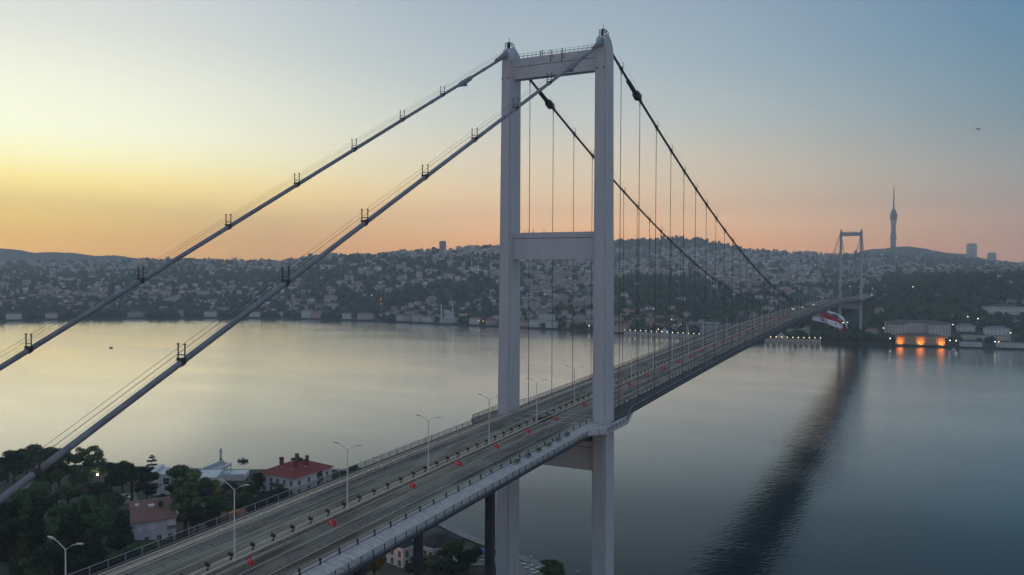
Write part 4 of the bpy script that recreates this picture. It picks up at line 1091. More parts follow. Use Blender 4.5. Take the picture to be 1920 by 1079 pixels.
# ---- three long banners streaming from the deck edge near midspan
def banner(path, half, y, name_label, m_, marks=False):
    """path: sight points of the cloth's middle line in the plane across the bridge at y"""
    P = [on_y(a, c, y) for a, c in path]; n = 18; ts = np.linspace(0, len(P)-1, n)
    pts = [np.array([np.interp(t, range(len(P)), [p_[k] for p_ in P]) for k in range(3)]) for t in ts]
    hs = np.interp(ts, range(len(P)), half)
    b = MB()
    def rib(i, v, o): 
        p_ = pts[i]; sway = 1.3*math.sin(i*.55+v); return (p_[0]+o*.0, p_[1]+v*1.2+sway+o, p_[2]+v*hs[i])
    for o, fl_ in ((-.05,False),(.05,True)):
        vs_ = [rib(i, v, o) for i in range(n) for v in (-1,-.33,.33,1)]
        fs = [(i*4+j, i*4+j+1, i*4+j+5, i*4+j+4) for i in range(n-1) for j in range(3)]
        b.add(vs_, [f if fl_ else f[::-1] for f in fs])
    root = tag(empty('banner', tuple(P[0])), name_label, 'banner', 'banners streaming from the bridge deck')
    o = b.build('cloth', m_, root, smooth=True); o.location = tuple(-P[0])
    if marks:
        for i0, i1, m2 in ((4,6,M['flag_red']),(7,8,M['navy']),(9,11,M['flag_red']),(12,13,M['navy'])):
            bb = MB()
            for o_ in (-.09, .09):
                vs_ = [rib(i, v, o_) for i in range(i0, i1+1) for v in (-.33,.33)]
                bb.add(vs_, [(k*2, k*2+1, k*2+3, k*2+2) for k in range(i1-i0)])
            mk = bb.build('print', m2, o)
    return root
M['navy'] = mat('banner_navy', (.03,.05,.16), .7)
banner([(1523,597),(1545,601),(1563,607),(1580,613)], [1.3,1.8,1.9,1.6], 470, 'white printed banner streaming lowest from the deck', M['flag_white'], True)
banner([(1539,589),(1556,596),(1572,606),(1584,619)], [1.4,2.0,2.8,3.4], 515, 'dark red banner streaming between the two white ones', mat('banner_red', (.5,.012,.025), .7))
banner([(1551,584.5),(1569,589),(1581,598),(1589,614)], [.7,.9,1.4,1.8], 570, 'plain white banner curling highest under the deck', M['flag_white'])
#PART5
# ================================================================== NEAR BANK: trees, houses, waterfront
def leaf_cards(lobes, n, size, flat=.0, dense=.55):
    """many leaf-sized diamonds spread through the lobes of a crown"""
    lobes = np.array(lobes, float); vol = lobes[:,3]*lobes[:,4]*lobes[:,5]; idx = rng.choice(len(lobes), n, p=vol/vol.sum())
    d = rng.normal(size=(n,3)); d /= np.linalg.norm(d,axis=1)[:,None]
    r_ = rng.uniform(dense**3,1,n)**(1/3)*rng.uniform(.86,1.12,n)
    P = lobes[idx,:3]+d*lobes[idx,3:6]*r_[:,None]
    nn = d+rng.normal(size=(n,3))*.7; nn[:,2] += flat; nn /= np.linalg.norm(nn,axis=1)[:,None]
    t = np.cross(nn, rng.normal(size=(n,3))); t /= np.linalg.norm(t,axis=1)[:,None]; b_ = np.cross(nn, t)
    s = size*rng.uniform(.6,1.35,n)[:,None]
    V = np.stack([P-t*s, P-b_*s*.55+nn*s*.12, P+t*s, P+b_*s*.55+nn*s*.12], 1).reshape(-1,3)
    return V, np.arange(len(V)).reshape(-1,4)
def tree_proto(kind):
    lob = []; tr = MB()
    if kind in ('round','loose','tall'):
        n, h, cr = dict(round=(24,12,4.8), loose=(28,14,5.8), tall=(24,15,3.6))[kind]
        for k in range(n):
            a = k*2.4; rr = cr*math.sqrt((k+.5)/n)*.72; z = h*.42+random.uniform(0,.44)*h
            s = cr*random.uniform(.18,.36)*(1.0 if kind != 'loose' else .74)
            if kind == 'tall': z = h*(.2+.68*k/n); rr *= 1.15-.7*k/n
            lob.append((rr*math.cos(a), rr*math.sin(a), z, s, s, s*random.uniform(.62,.9)))
        tr.tube([(0,0,-1),(.1,0,h*.25),(0,.1,h*.55)], [.38,.28,.12], 7)
        for k in range(0, n, 3): tr.tube([(0,0,h*random.uniform(.2,.4)), (lob[k][0]*.5,lob[k][1]*.5,lob[k][2]*.75), lob[k][:3]], [.16,.1,.04], 5)
        V, F = leaf_cards(lob, 5200 if kind != 'loose' else 4200, .34 if kind != 'loose' else .3, .2, .35)
    elif kind == 'pine':
        h = 11
        for k in range(13):
            a = k*2.4; rr = 5.0*math.sqrt((k+.3)/13); lob.append((rr*math.cos(a), rr*math.sin(a), h-1.2-rr*rr*.07+random.uniform(-.4,.4), 1.9, 1.9, 1.0))
        tr.tube([(0,0,-1),(.3,.1,4),(.1,.2,7)], [.4,.32,.25], 7)
        for k in range(1, 13, 2): tr.tube([(.1,.2,random.uniform(5.5,7)), (lob[k][0]*.6,lob[k][1]*.6,h-2.6), lob[k][:3]], [.18,.12,.05], 5)
        V, F = leaf_cards(lob, 5200, .3, .5, .4)
    elif kind == 'cedar':
        h = 13
        for z, rr in ((4.5,3.2),(6.4,3.4),(8.4,2.6),(10.2,2.3),(11.8,1.5),(12.8,.8)):
            for k in range(4):
                a = k*PI/2+z; lob.append((rr*.6*math.cos(a), rr*.6*math.sin(a), z+random.uniform(-.2,.2), rr*.48, rr*.48, .28))
                tr.tube([(0,0,z-.4),(rr*.9*math.cos(a),rr*.9*math.sin(a),z)], [.09,.03], 4)
        tr.tube([(0,0,-1),(0,0,7),(0,0,13)], [.3,.2,.05], 7); V, F = leaf_cards(lob, 2600, .24, 1.2, .2)
    elif kind == 'cypress':
        h = 15
        for k in range(16):
            f = k/15; rr = 2.3*(1-f)**.7*(.55+min(1,f*5)*.45)+.25; a = k*2.4
            lob.append((rr*.25*math.cos(a), rr*.25*math.sin(a), .9+f*(h-1.6), rr, rr, .95))
        tr.tube([(0,0,-1),(0,0,h*.8)], [.3,.06], 6); V, F = leaf_cards(lob, 4600, .27, 0, .6)
    else:  # shrub
        for k in range(8):
            a = k*2.4; rr = 1.9*math.sqrt((k+.3)/8); lob.append((rr*math.cos(a), rr*math.sin(a), random.uniform(.9,2.1), 1.2, 1.2, .95))
        tr.tube([(0,0,-.6),(0,0,1.6)], [.12,.05], 5); V, F = leaf_cards(lob, 2400, .26, .2, .4)
    hgt = V[:,2].max(); wid = V[:,0].max()-V[:,0].min()
    return V, F, tr, hgt, wid
PROTO = {}
for kind in ('round','loose','tall','pine','cedar','cypress','shrub'):
    V, F, tr, hgt, wid = tree_proto(kind); trunk = tr.mesh('trunk', M['bark']); PROTO[kind] = dict(h=hgt, w=wid, trunk=trunk, crown={})
    for ln in ('leaf','leaf_pale','leaf_dark','leaf_lamplit'):
        PROTO[kind]['crown'][ln] = None
    PROTO[kind]['VF'] = (V, F)
def crown_mesh(kind, ln):
    P = PROTO[kind]
    if P['crown'][ln] is None: P['crown'][ln] = np_mesh('crown', *P['VF'], M[ln])
    return P['crown'][ln]
def near_tree(kind, px, yb, yt, wpx, label, leaf='leaf', name=None, group='trees on the near bank'):
    q = on_ground(px, yb); D = (q-CAM)@FW; P = PROTO[kind]
    h = (yb-yt)/FPX*D; w_ = wpx/FPX*D
    nm = name or dict(round='broadleaf_tree', loose='plane_tree', tall='broadleaf_tree', pine='umbrella_pine', cedar='cedar_tree', cypress='cypress_tree', shrub='shrub')[kind]
    t = tag(empty(nm, (q[0],q[1],q[2]-.2), random.uniform(0,6.28)), label, 'shrub' if kind == 'shrub' else 'tree', group)
    s = (w_/P['w'], w_/P['w'], h/P['h'])
    put('crown', crown_mesh(kind, leaf), t, scale=s); put('trunk', P['trunk'], t, scale=s)
    return t
TREES = [
 ('loose',112,926,836,74,'airy plane tree crossed by the lower backstay cable','leaf'),
 ('loose',166,920,835,72,'tall leafy plane tree standing against the golden water','leaf'),
 ('pine',28,925,862,66,'dark umbrella pine under the lower cable at the left','leaf_dark'),
 ('round',209,915,864,42,'rounded pine-green tree right of the tall plane tree','leaf'),
 ('pine',246,960,874,96,'broad dark umbrella pine in the middle of the garden','leaf_dark'),
 ('cedar',285,905,852,32,'tiered cedar silhouetted against the water','leaf_dark'),
 ('tall',347,1000,884,62,'big pale green tree in front of the modern building','leaf_pale'),
 ('round',393,948,892,44,'open leafy tree right of the big pale green tree','leaf'),
 ('round',430,958,906,46,'dark round tree beside the tall bridge lamp','leaf_dark'),
 ('round',462,950,905,44,'dark tree behind the bridge lamp','leaf_dark'),
 ('tall',483,925,884,24,'slim dark tree left of the red-roofed mansion','leaf_dark'),
 ('round',492,968,922,52,'dark green tree beneath the red-roofed mansion','leaf_dark'),
 ('round',530,950,915,46,'bushy tree below the mansion balcony','leaf_dark'),
 ('tall',596,918,880,22,'small fir against the mansion wall','leaf_dark'),
 ('shrub',640,895,880,34,'clipped hedge shrub beside the mansion at the railing','leaf'),
 ('shrub',665,884,872,26,'smaller hedge shrub past the mansion at the railing','leaf'),
 ('cypress',66,1062,930,58,'tall black cypress at lower left','leaf_dark'),
 ('cypress',140,1066,940,62,'tall black cypress behind the nearest lamp','leaf_dark'),
 ('cypress',118,1075,965,46,'shorter black cypress between two taller ones','leaf_dark'),
 ('cypress',228,1052,950,62,'tall dark cypress left of the grey house','leaf_dark'),
 ('round',20,1075,960,80,'dark leafy tree at the bottom left corner','leaf_dark'),
 ('round',185,1040,958,66,'bright-tipped green tree between cypresses','leaf'),
 ('round',60,960,905,66,'round tree by the parked red car','leaf'),
 ('round',128,955,905,62,'green tree beside the parking place','leaf'),
 ('round',95,925,878,56,'mid green tree below the plane trees','leaf'),
 ('round',185,945,905,50,'low tree in front of the brick wall','leaf_dark'),
 ('round',205,972,925,60,'light green tree beyond the cypresses','leaf'),
 ('round',150,985,930,60,'lush green tree in the garden hollow','leaf'),
 ('shrub',240,985,955,44,'leafy shrub left of the grey house roof','leaf'),
 ('round',275,945,900,44,'dark tree behind the grey house','leaf_dark'),
 ('shrub',273,1048,1015,40,'dark shrub at the foot of the grey house','leaf_dark'),
 ('tall',398,1000,938,34,'slender dark tree beside the bridge railing','leaf_dark'),
 ('round',370,1010,945,40,'dark tree behind the bridge railing','leaf_dark'),
 ('round',300,925,895,30,'small amber-lit tree by the white block','leaf_lamplit'),
 ('round',427,945,914,34,'amber-lit tree beside the lit yard','leaf_lamplit'),
 ('round',845,1066,1008,52,'round tree in front of the octagonal pavilion','leaf'),
 ('round',878,1078,1024,50,'round tree between pavilion and blue tent','leaf_dark'),
 ('round',815,1085,1040,60,'leafy tree beneath the pavilion windows','leaf'),
 ('round',780,1090,1046,46,'garden tree at the foot of the white villa','leaf_dark'),
 ('round',850,1092,1050,60,'low garden tree below the pavilion','leaf_dark'),
 ('round',1036,1092,1052,52,'bushy tree beside the terrace tables','leaf'),
 ('round',702,1092,1038,42,'amber-lit tree under the viaduct','leaf_lamplit'),
 ('shrub',945,1080,1060,40,'dark shrub behind the tower leg','leaf_dark'),
 ('shrub',560,955,935,40,'hedge shrub below the mansion corner','leaf_dark'),
 ('shrub',600,935,916,36,'hedge shrub under the mansion side wall','leaf_dark'),
 ('round',8,1010,935,56,'dark tree at the left frame edge','leaf_dark'),
 ('round',-30,940,860,80,'dark tree mass beyond the left frame edge','leaf_dark'),
 ('cypress',180,1090,985,52,'low black cypress by the bridge railing','leaf_dark'),
 ('round',240,1095,1035,60,'dark tree below the railing','leaf_dark'),
 ('round',90,1100,1010,70,'dark tree beside the nearest lamp post','leaf_dark'),
 ('shrub',310,950,925,34,'shrub behind the brown roof','leaf_dark'),
 ('round',330,945,905,36,'dark tree below the white block','leaf_dark'),
]
for a in TREES: near_tree(*a)
GROVE = [(35,990,'round'),(52,1015,'cypress'),(100,1030,'round'),(160,1025,'cypress'),(205,1015,'round'),(215,1085,'round'),(150,1095,'round'),(40,1085,'cypress'),(70,1100,'round'),(10,1050,'cypress'),(265,1075,'round'),(120,1000,'round'),(80,985,'round'),(440,975,'round'),(410,985,'round'),(470,985,'round'),(515,985,'shrub'),(175,1000,'round'),
                     (15,905,'round'),(50,900,'round'),(150,905,'shrub'),(230,925,'round'),(75,890,'round'),(345,930,'round'),(365,965,'round')]
GL = spread_labels([('dark %s in the thick garden grove at lower left' % dict(round='broadleaf tree', cypress='cypress', shrub='shrub')[kind], px) for px, py, kind in GROVE])
for k, (px, py, kind) in enumerate(GROVE):
    near_tree(kind, px, py, py-(60 if kind == 'round' else (95 if kind == 'cypress' else 26)), 58 if kind == 'round' else 44, GL[k], 'leaf_dark' if k % 3 == 0 else 'leaf', group='grove of dark trees at lower left')

# ---- buildings of the near bank
def frame_from(F, A, B):
    """right-angled footprint with corner F, one side towards A and the other towards B"""
    F, A, B = [np.array(q[:2]) for q in (F, A, B)]; u = A-F; lu = np.linalg.norm(u); u /= lu; v = np.array([-u[1], u[0]]); lv = (B-F)@v
    if lv < 0: v = -v; lv = -lv
    return u, v, lu, lv
def window(parent, x, y, z, w_, h, rz, frame=True, glass=None):
    o = put('window', MB().box(-w_/2,w_/2,-.06,.06,-h/2,h/2).mesh('window', glass or M['glass']), parent, (x,y,z), rz)
    if frame:
        put('sill', MB().box(-w_/2-.1,w_/2+.1,-.16,.0,-h/2-.12,-h/2).mesh('sill', M['white']), o)
        put('frame', MB().box(-.04,.04,-.09,-.061,-h/2,h/2).box(-w_/2,w_/2,-.09,-.061,-.03,.03).mesh('frame', M['white']), o)
    return o
# red-roofed mansion
ze = 12.4
Fc, Lc, Rc = on_z(552,897,ze), on_z(490,886,ze), on_z(612,874,ze)
u, v, lu, lv = frame_from(Fc, Lc, Rc)
if u[0]*v[1]-u[1]*v[0] > 0: u, v, lu, lv = v, u, lv, lu          # keep (u, v) so that local x=u, y=-v
cx = Fc[:2]+u*lu/2+v*lv/2; rz = math.atan2(u[1], u[0])
sgn = 1 if (u[0]*v[1]-u[1]*v[0]) > 0 else -1
ma = tag(empty('mansion', (cx[0],cx[1],gz(cx[0],cx[1])-.5), rz), 'white waterside mansion under a big red hipped roof with brick chimneys', 'mansion')
g0 = gz(cx[0],cx[1])-.5; hh = ze-g0
MB().box(-lu/2,lu/2,-lv/2,lv/2,0,hh).build('wall', M['plaster'], ma)
ov = 1.1; kx = min(lu,lv)/2*.92
rf = MB().add([(-lu/2-ov,-lv/2-ov,hh+.01),(lu/2+ov,-lv/2-ov,hh+.01),(lu/2+ov,lv/2+ov,hh+.01),(-lu/2-ov,lv/2+ov,hh+.01),(-lu/2+kx,-lv/2+kx,hh+4.2),(lu/2-kx,-lv/2+kx,hh+4.2),(lu/2-kx,lv/2-kx,hh+4.2),(-lu/2+kx,lv/2-kx,hh+4.2)],
    [(0,1,5,4),(1,2,6,5),(2,3,7,6),(3,0,4,7),(4,5,6,7),(3,2,1,0)]).build('roof', M['roof_red'], ma)
rows = MB()          # tile courses standing proud of the roof
for k in range(1, 9):
    f = k/9.; X = lu/2+ov-(ov+kx)*f; Y_ = lv/2+ov-(ov+kx)*f; z = hh+.03+4.19*f
    for (x0,x1,y0,y1) in ((-X,X,-Y_-.1,-Y_+.08),(-X,X,Y_-.08,Y_+.1),(-X-.1,-X+.08,-Y_,Y_),(X-.08,X+.1,-Y_,Y_)): rows.box(x0,x1,y0,y1,z-.02,z+.1)
rows.build('tile_courses', M['roof_red'], ma)
brick = mat('chimney_brick', (.17,.06,.05), .9, var=.3, scale=2)
for x, y, s in ((-.3,.32,1.),(-.05,-.35,.9),(.32,.3,1.1),(.34,-.3,1.),(-.36,-.05,.9)):
    ch = MB().box(-.65*s,.65*s,-.55*s,.55*s,0,3.6*s).box(-.8*s,.8*s,-.7*s,.7*s,3.1*s,3.4*s).build('chimney', brick, rf); ch.location = (x*lu*.7,y*lv*.7,hh+2.0)
MB().box(-2.2,2.2,-1.6,1.6,hh+4.2,hh+5.0).box(-1.4,-.6,-.5,.3,hh+5,hh+5.7).build('roof_plant', M['roof_dark'], ma)
for sx in (-1, 1):
    for k in range(5):
        x = -lu/2+lu*(k+.5)/5; 
        for z in (hh*.3, hh*.72): window(ma, x, sx*(lv/2+.02), z, 1.3, 1.9, 0 if sx < 0 else PI)
    for k in range(4):
        y = -lv/2+lv*(k+.5)/4
        for z in (hh*.3, hh*.72): window(ma, sx*(lu/2+.02), y, z, 1.3, 1.9, PI/2 if sx > 0 else -PI/2)
for sx, ax in ((-1,'x'),(1,'x'),(-1,'y'),(1,'y')):
    if ax == 'y': MB().box(-3.4,3.4,sx*lv/2-(1.5 if sx < 0 else 0),sx*lv/2+(1.5 if sx > 0 else 0),hh*.5,hh*.5+1.1).build('balcony', M['timber'], ma)
for x, y in ((-.22,-.3),(.05,-.31),(.3,.0),(-.3,.05),(.1,.3),(-.2,.3)):
    MB().box(-.5,.5,-.35,.35,0,.25).build('skylight', M['white'], ma).location = (x*lu, y*lv, hh+4.2*(1-max(abs(x)*lu/(lu/2+ov),abs(y)*lv/(lv/2+ov))*.9))
# grey house with sloping brown roof by the railing
ze = 17.2
A, B_, Rg = on_z(251,981,ze), on_z(330,970,ze), on_z(305,934,ze+3.2)
u = (B_-A)[:2]; lw = np.linalg.norm(u); u /= lw; v = np.array([-u[1],u[0]]); dp = abs((Rg-A)[:2]@v)
rz = math.atan2(u[1],u[0]); base = A[:2]+u*lw/2; g0 = gz(base[0],base[1])-2; hh = ze-g0
gh = tag(empty('grey_house', (base[0],base[1],g0), rz), 'pale grey house with a sloping brown tiled roof beside the bridge railing', 'house')
MB().loft([[(-lw/2,0,0),(lw/2,0,0),(lw/2,0,hh),(-lw/2,0,hh)],[(-lw/2,dp,0),(lw/2,dp,0),(lw/2,dp,hh+2.9),(-lw/2,dp,hh+2.9)]][::1]).build('wall', M['plaster_blue'], gh)
rf = MB().add([(-lw/2-.5,-.6,hh-.12),(lw/2+.5,-.6,hh-.12),(lw/2+.5,dp+.3,hh+3.15),(-lw/2-.5,dp+.3,hh+3.15),(-lw/2-.5,-.6,hh+.1),(lw/2+.5,-.6,hh+.1),(lw/2+.5,dp+.3,hh+3.4),(-lw/2-.5,dp+.3,hh+3.4)],
   [(4,5,6,7),(0,1,5,4),(1,2,6,5),(2,3,7,6),(3,0,4,7),(3,2,1,0)]).build('roof', M['roof_brown'], gh)
rows = MB()
for k in range(1, 16):
    f = k/16; y = -.6+f*(dp+.9); z = hh+.1+f*3.3; rows.box(-lw/2-.5,lw/2+.5,y-.06,y+.06,z-.02,z+.06)
rows.build('tile_courses', M['roof_brown'], gh)
MB().box(-.7,.7,-.7,.7,-1.6,2.1).box(-.8,.8,-.8,.8,1.9,2.1,1).build('chimney', [M['roof_dark'], M['galv']], rf).location = (lw*.2, dp*.6, hh+2.1)
MB().box(-.9,.9,-.6,.6,-.2,.5).build('water_tank', M['white'], rf).location = (-lw*.02, dp*.62, hh+2.4)
MB().box(-.6,.6,-.5,.5,-.2,.6).build('roof_hatch', M['white'], rf).location = (-lw*.36, dp*.75, hh+2.6)
MB().box(-.12,.12,0,dp,-.2,.35).build('verge', M['plaster'], rf).location = (lw*.5+.62, 0, hh+.9); rf.children[-1].rotation_euler = (math.atan(3.3/dp),0,0)
for x, z, w_, h in ((-.08,-2.2,2.6,1.5),(.38,-2.0,1.8,1.5),(-.36,-2.6,1.5,1.3)):
    window(gh, x*lw, -.04, hh+z, w_, h, 0, True, M['white'])
for x, z in ((-.2,-6),(.1,-6),(.36,-6),(-.2,-9.2),(.1,-9.2),(.36,-9.2)): window(gh, x*lw, -.04, hh+z, 1.3, 1.5, 0)
for z in (-3.2,-6.8): MB().box(lw*.28,lw*.48,-1.0,-.002,hh+z,hh+z+.12).box(lw*.28,lw*.48,-1.0,-.95,hh+z+.12,hh+z+1.0).build('balcony', M['galv_dark'], gh)
# white modern waterfront building, its long ramp and lower terrace
q = on_ground(306,925); rz = math.atan2(RT[1],RT[0])+.12
mo = tag(empty('modern_building', (q[0],q[1],q[2]-.3), rz), 'white flat-roofed modern building with a long glass-sided ramp to the water', 'building')
MB().box(-4,9,-3,9,0,9.2).box(-4.2,-2.2,-3.2,9.2,9.2,10.6).box(3.0,9.2,-3.2,9.2,9.2,9.6).build('wall', M['plaster'], mo)
MB().box(9.01,22,0,14,0,6.5).build('lower_wing', M['plaster'], mo)
window(mo, 2.2, -3.05, 6.2, 2.2, 2.6, 0); window(mo, 6.4, -3.05, 6.2, 1.0, 2.6, 0)
for k in range(4): window(mo, 10.8+k*3, -.04, 4.2, 1.9, 2.2, 0)
zr = 8.6
c4 = [on_z(353,892,zr), on_z(384,893.5,zr), on_z(434,871,zr), on_z(419,865.5,zr)]
inv = mo.matrix_basis.inverted(); C4 = [inv @ Vector(tuple(p_)) for p_ in c4]
def slab(pts, z0, z1): return MB().add([(p_.x,p_.y,p_.z+z0) for p_ in pts]+[(p_.x,p_.y,p_.z+z1) for p_ in pts], [(3,2,1,0),(4,5,6,7),(0,1,5,4),(1,2,6,5),(2,3,7,6),(3,0,4,7)])
deck_teal = mat('ramp_deck', (.22,.27,.28), .6, var=.15, scale=.4)
slab(C4, -.5, 0).build('ramp', deck_teal, mo)
for a, c in ((0,3),(1,2)):
    d = (C4[c]-C4[a]); nrm = Vector((-d.y,d.x,0)).normalized()*.2
    slab([C4[a]-nrm,C4[a]+nrm,C4[c]+nrm,C4[c]-nrm], .004, .9).build('ramp_wall', M['white'], mo)
for f in (.35,.6,.85,.97):
    for a, c in ((0,3),(1,2)):
        p_ = C4[a].lerp(C4[c], f); MB().box(p_.x-.25,p_.x+.25,p_.y-.25,p_.y+.25,-3,p_.z-.5).build('column', M['plaster'], mo)
p_ = inv @ Vector(tuple(on_z(425,888,6)))
MB().box(p_.x-8,p_.x+9,p_.y-5,p_.y+6,-3,p_.z).box(p_.x-6,p_.x+2,p_.y-4,p_.y,p_.z,p_.z+1.3).box(p_.x-8,p_.x+9,p_.y-5,p_.y-4.6,p_.z,p_.z+.7).build('terrace', M['plaster'], mo)
window(mo, p_.x-4.5, p_.y-5.06, p_.z-1.6, 1.6, 1.8, 0, True, M['lamp_orange'])
# harbour beacon
q = on_z(414,868,3)
be = tag(empty('beacon', (q[0],q[1],0)), 'white harbour beacon with a green band at the ramp tip', 'beacon')
MB().box(-1.6,1.6,-1.6,1.6,-.8,3).build('plinth', M['concrete'], be)
MB().lathe([(.75,3),(.65,5.2)], n=10).build('band', mat('beacon_green', (.03,.16,.07), .6), be)
MB().lathe([(.65,5.21),(.55,8.4),(1.1,8.6),(1.1,8.8)], n=10).build('shaft', M['white'], be)
MB().lathe([(.35,8.81),(.35,9.8),(.1,10.3)], n=8).box(.6,.66,-.03,.03,8.8,10.8).box(-.95,-.9,-.03,.03,8.8,9.9).build('lantern', M['galv_dark'], be)
# white villa and octagonal pavilion under the viaduct
q = on_ground(756,1066); vi = tag(empty('villa', (q[0],q[1],q[2]-.4), rz+.75), 'small white two-storey villa partly hidden under the viaduct', 'villa')
vw, vd, vh = 7.5, 8.5, 6.4
MB().box(0,vw,0,vd,0,vh).build('wall', M['plaster'], vi); MB().box(-.4,vw+.4,-.4,vd+.4,vh,vh+.4).build('cornice', M['white'], vi)
MB().add([(-.2,-.2,vh+.41),(vw+.2,-.2,vh+.41),(vw+.2,vd+.2,vh+.41),(-.2,vd+.2,vh+.41),(vw/2,vd/2-1,vh+2.0),(vw/2,vd/2+1,vh+2.0)],[(0,1,4),(1,2,5,4),(2,3,5),(3,0,4,5),(3,2,1,0)]).build('roof', M['roof_dark'], vi)
for z in (1.7,4.6):
    for k in range(2): window(vi, 1.6+k*3.4, -.03, z, 1.2, 1.8, 0); window(vi, -.03, 1.8+k*3.6, z, 1.2, 1.8, -PI/2)
q = on_ground(826,1050); oc = tag(empty('octagonal_pavilion', (q[0],q[1],q[2]-.4), .2), 'white octagonal pavilion with a dark many-sided roof by the water', 'pavilion')
MB().lathe([(6.6,0),(6.6,6.0)], n=8).build('wall', M['plaster'], oc); MB().lathe([(7.6,6.0),(7.6,6.9)], n=8).build('cornice', M['white'], oc)
MB().lathe([(7.8,6.91),(2.4,9.6),(.3,9.8)], n=8).build('roof', M['roof_dark'], oc)
for k in range(8):
    a = 2*PI*(k+.5)/8; rr = 6.6*math.cos(PI/8)
    for o_ in (-1.3,1.3): window(oc, (rr+.02)*math.cos(a)-o_*math.sin(a), (rr+.02)*math.sin(a)+o_*math.cos(a), 3.6, 1.2, 2.6, a+PI/2)
# waterside terrace: blue canopy, white tables, lamp posts
blue = mat('blue_canvas', (.05,.17,.42), .7, var=.15, scale=1.5)
q = on_ground(900,1046); tn = tag(empty('canopy_tent', tuple(q), .4), 'bright blue canopy tent on the waterside terrace', 'tent')
MB().add([(-2.4,-2.4,2.3),(2.4,-2.4,2.3),(2.4,2.4,2.3),(-2.4,2.4,2.3),(0,0,3.7)], [(0,1,4),(1,2,4),(2,3,4),(3,0,4),(3,2,1,0)]).box(-2.4,2.4,-2.42,-2.4,1.95,2.3).box(2.4,2.42,-2.4,2.4,1.95,2.3).build('canopy', blue, tn)
for x in (-2.3,2.3):
    for y in (-2.3,2.3): MB().box(x-.05,x+.05,y-.05,y+.05,-.2,2.3).build('pole', M['galv'], tn)
tb_top = MB().box(-.75,.75,-.45,.45,.72,.78).mesh('table_top', M['white']); tb_leg = MB().box(-.06,.06,-.06,.06,-.2,.72).box(-.3,.3,-.3,.3,-.2,.04).mesh('leg', M['galv_dark'])
TB = [((983,1061),'farthest back by the lamp post'),((996,1064),'just under the lamp post'),((1008,1068),'at the water side next to the bushy tree'),((987,1068),'second row beside the tower leg'),((998,1072),'in the middle of the terrace'),((1010,1076),'beside the bushy tree'),((1001,1078),'nearest the bottom edge'),((925,1052),'alone between tent and tower leg'),((904,1054),'below the blue tent')]
for (px, py), lab in TB:
    q = on_ground(px, py); t = tag(empty('terrace_table', tuple(q), .5+random.uniform(-.1,.1)), 'white terrace table '+lab, 'table', 'white tables on the waterside terrace')
    put('table_top', tb_top, t); put('leg', tb_leg, t)
lp = MB().tube([(0,0,-.3),(0,0,2.9)], .05, 6).mesh('pole', M['steel_dark']); lb = MB().lathe([(.06,2.9),(.26,3.05),(.26,3.3),(.1,3.45)], (-.35,0,0), n=8).lathe([(.06,2.9),(.26,3.05),(.26,3.3),(.1,3.45)], (.35,0,0), n=8).box(-.35,.35,-.03,.03,2.85,2.92).mesh('globe', M['white'])
for (px, py), lab in (((995,1062),'behind the white tables'),((1038,1071),'above the bushy terrace tree'),((1084,1090),'at the bottom edge beside the tower')):
    q = on_z(px, py, 3.2); t = tag(empty('terrace_lamp', tuple(q)), 'short twin-globe lamp post '+lab, 'lamp post', 'lamp posts on the waterside terrace'); put('pole', lp, t); put('globe', lb, t)
# ground patches: parking place, paths, lit yard
def patch(name, pix, m_, dz=.22):
    P = [on_ground(a, c) for a, c in pix]; n = 6; V = []; F = []
    for i in range(n+1):
        for j in range(n+1):
            a, c = i/n, j/n; q = P[0]*(1-a)*(1-c)+P[1]*a*(1-c)+P[2]*a*c+P[3]*(1-a)*c; V.append((q[0],q[1],gz(q[0],q[1])+dz))
    for i in range(n):
        for j in range(n): F.append((i*(n+1)+j,(i+1)*(n+1)+j,(i+1)*(n+1)+j+1,i*(n+1)+j+1))
    structure(np_to(V, F, name, m_))
M['dirt'] = mat('pale_dirt', (.19,.18,.165), .95, var=.2, scale=.3); M['yard'] = mat('earth_yard', (.22,.12,.07), .95, var=.3, scale=.4)
patch('parking_pavement', [(20,950),(120,950),(95,905),(35,905)], M['dirt']); patch('path', [(-20,1000),(45,1000),(50,945),(0,945)], M['dirt'], .25)
patch('yard_pavement', [(395,990),(470,985),(480,945),(405,950)], M['yard'], .2); patch('road', [(355,1015),(392,1005),(395,950),(375,950)], M['dirt'], .25)
patch('road', [(190,945),(260,945),(255,925),(195,925)], M['dirt'], .24)
patch('terrace_pavement', [(930,1100),(1030,1100),(1012,1058),(965,1052)], M['paving'], .2); patch('terrace_pavement', [(885,1062),(935,1062),(935,1042),(890,1042)], M['paving'], .24)
# low brick wall behind the grove
q0, q1 = on_ground(148,922), on_ground(204,920); d = (q1-q0)[:2]; Lw = np.linalg.norm(d)
bw = tag(empty('brick_wall', (q0[0],q0[1],q0[2]-.5), math.atan2(d[1],d[0])), 'low red brick wall with pale coping among the trees', 'wall')
MB().box(0,Lw,-.2,.2,0,3.2).build('masonry', mat('red_brickwork', (.26,.09,.07), .9, var=.3, scale=1.5), bw); MB().box(-.1,Lw+.1,-.35,.35,3.2,3.45).build('coping', M['concrete'], bw)
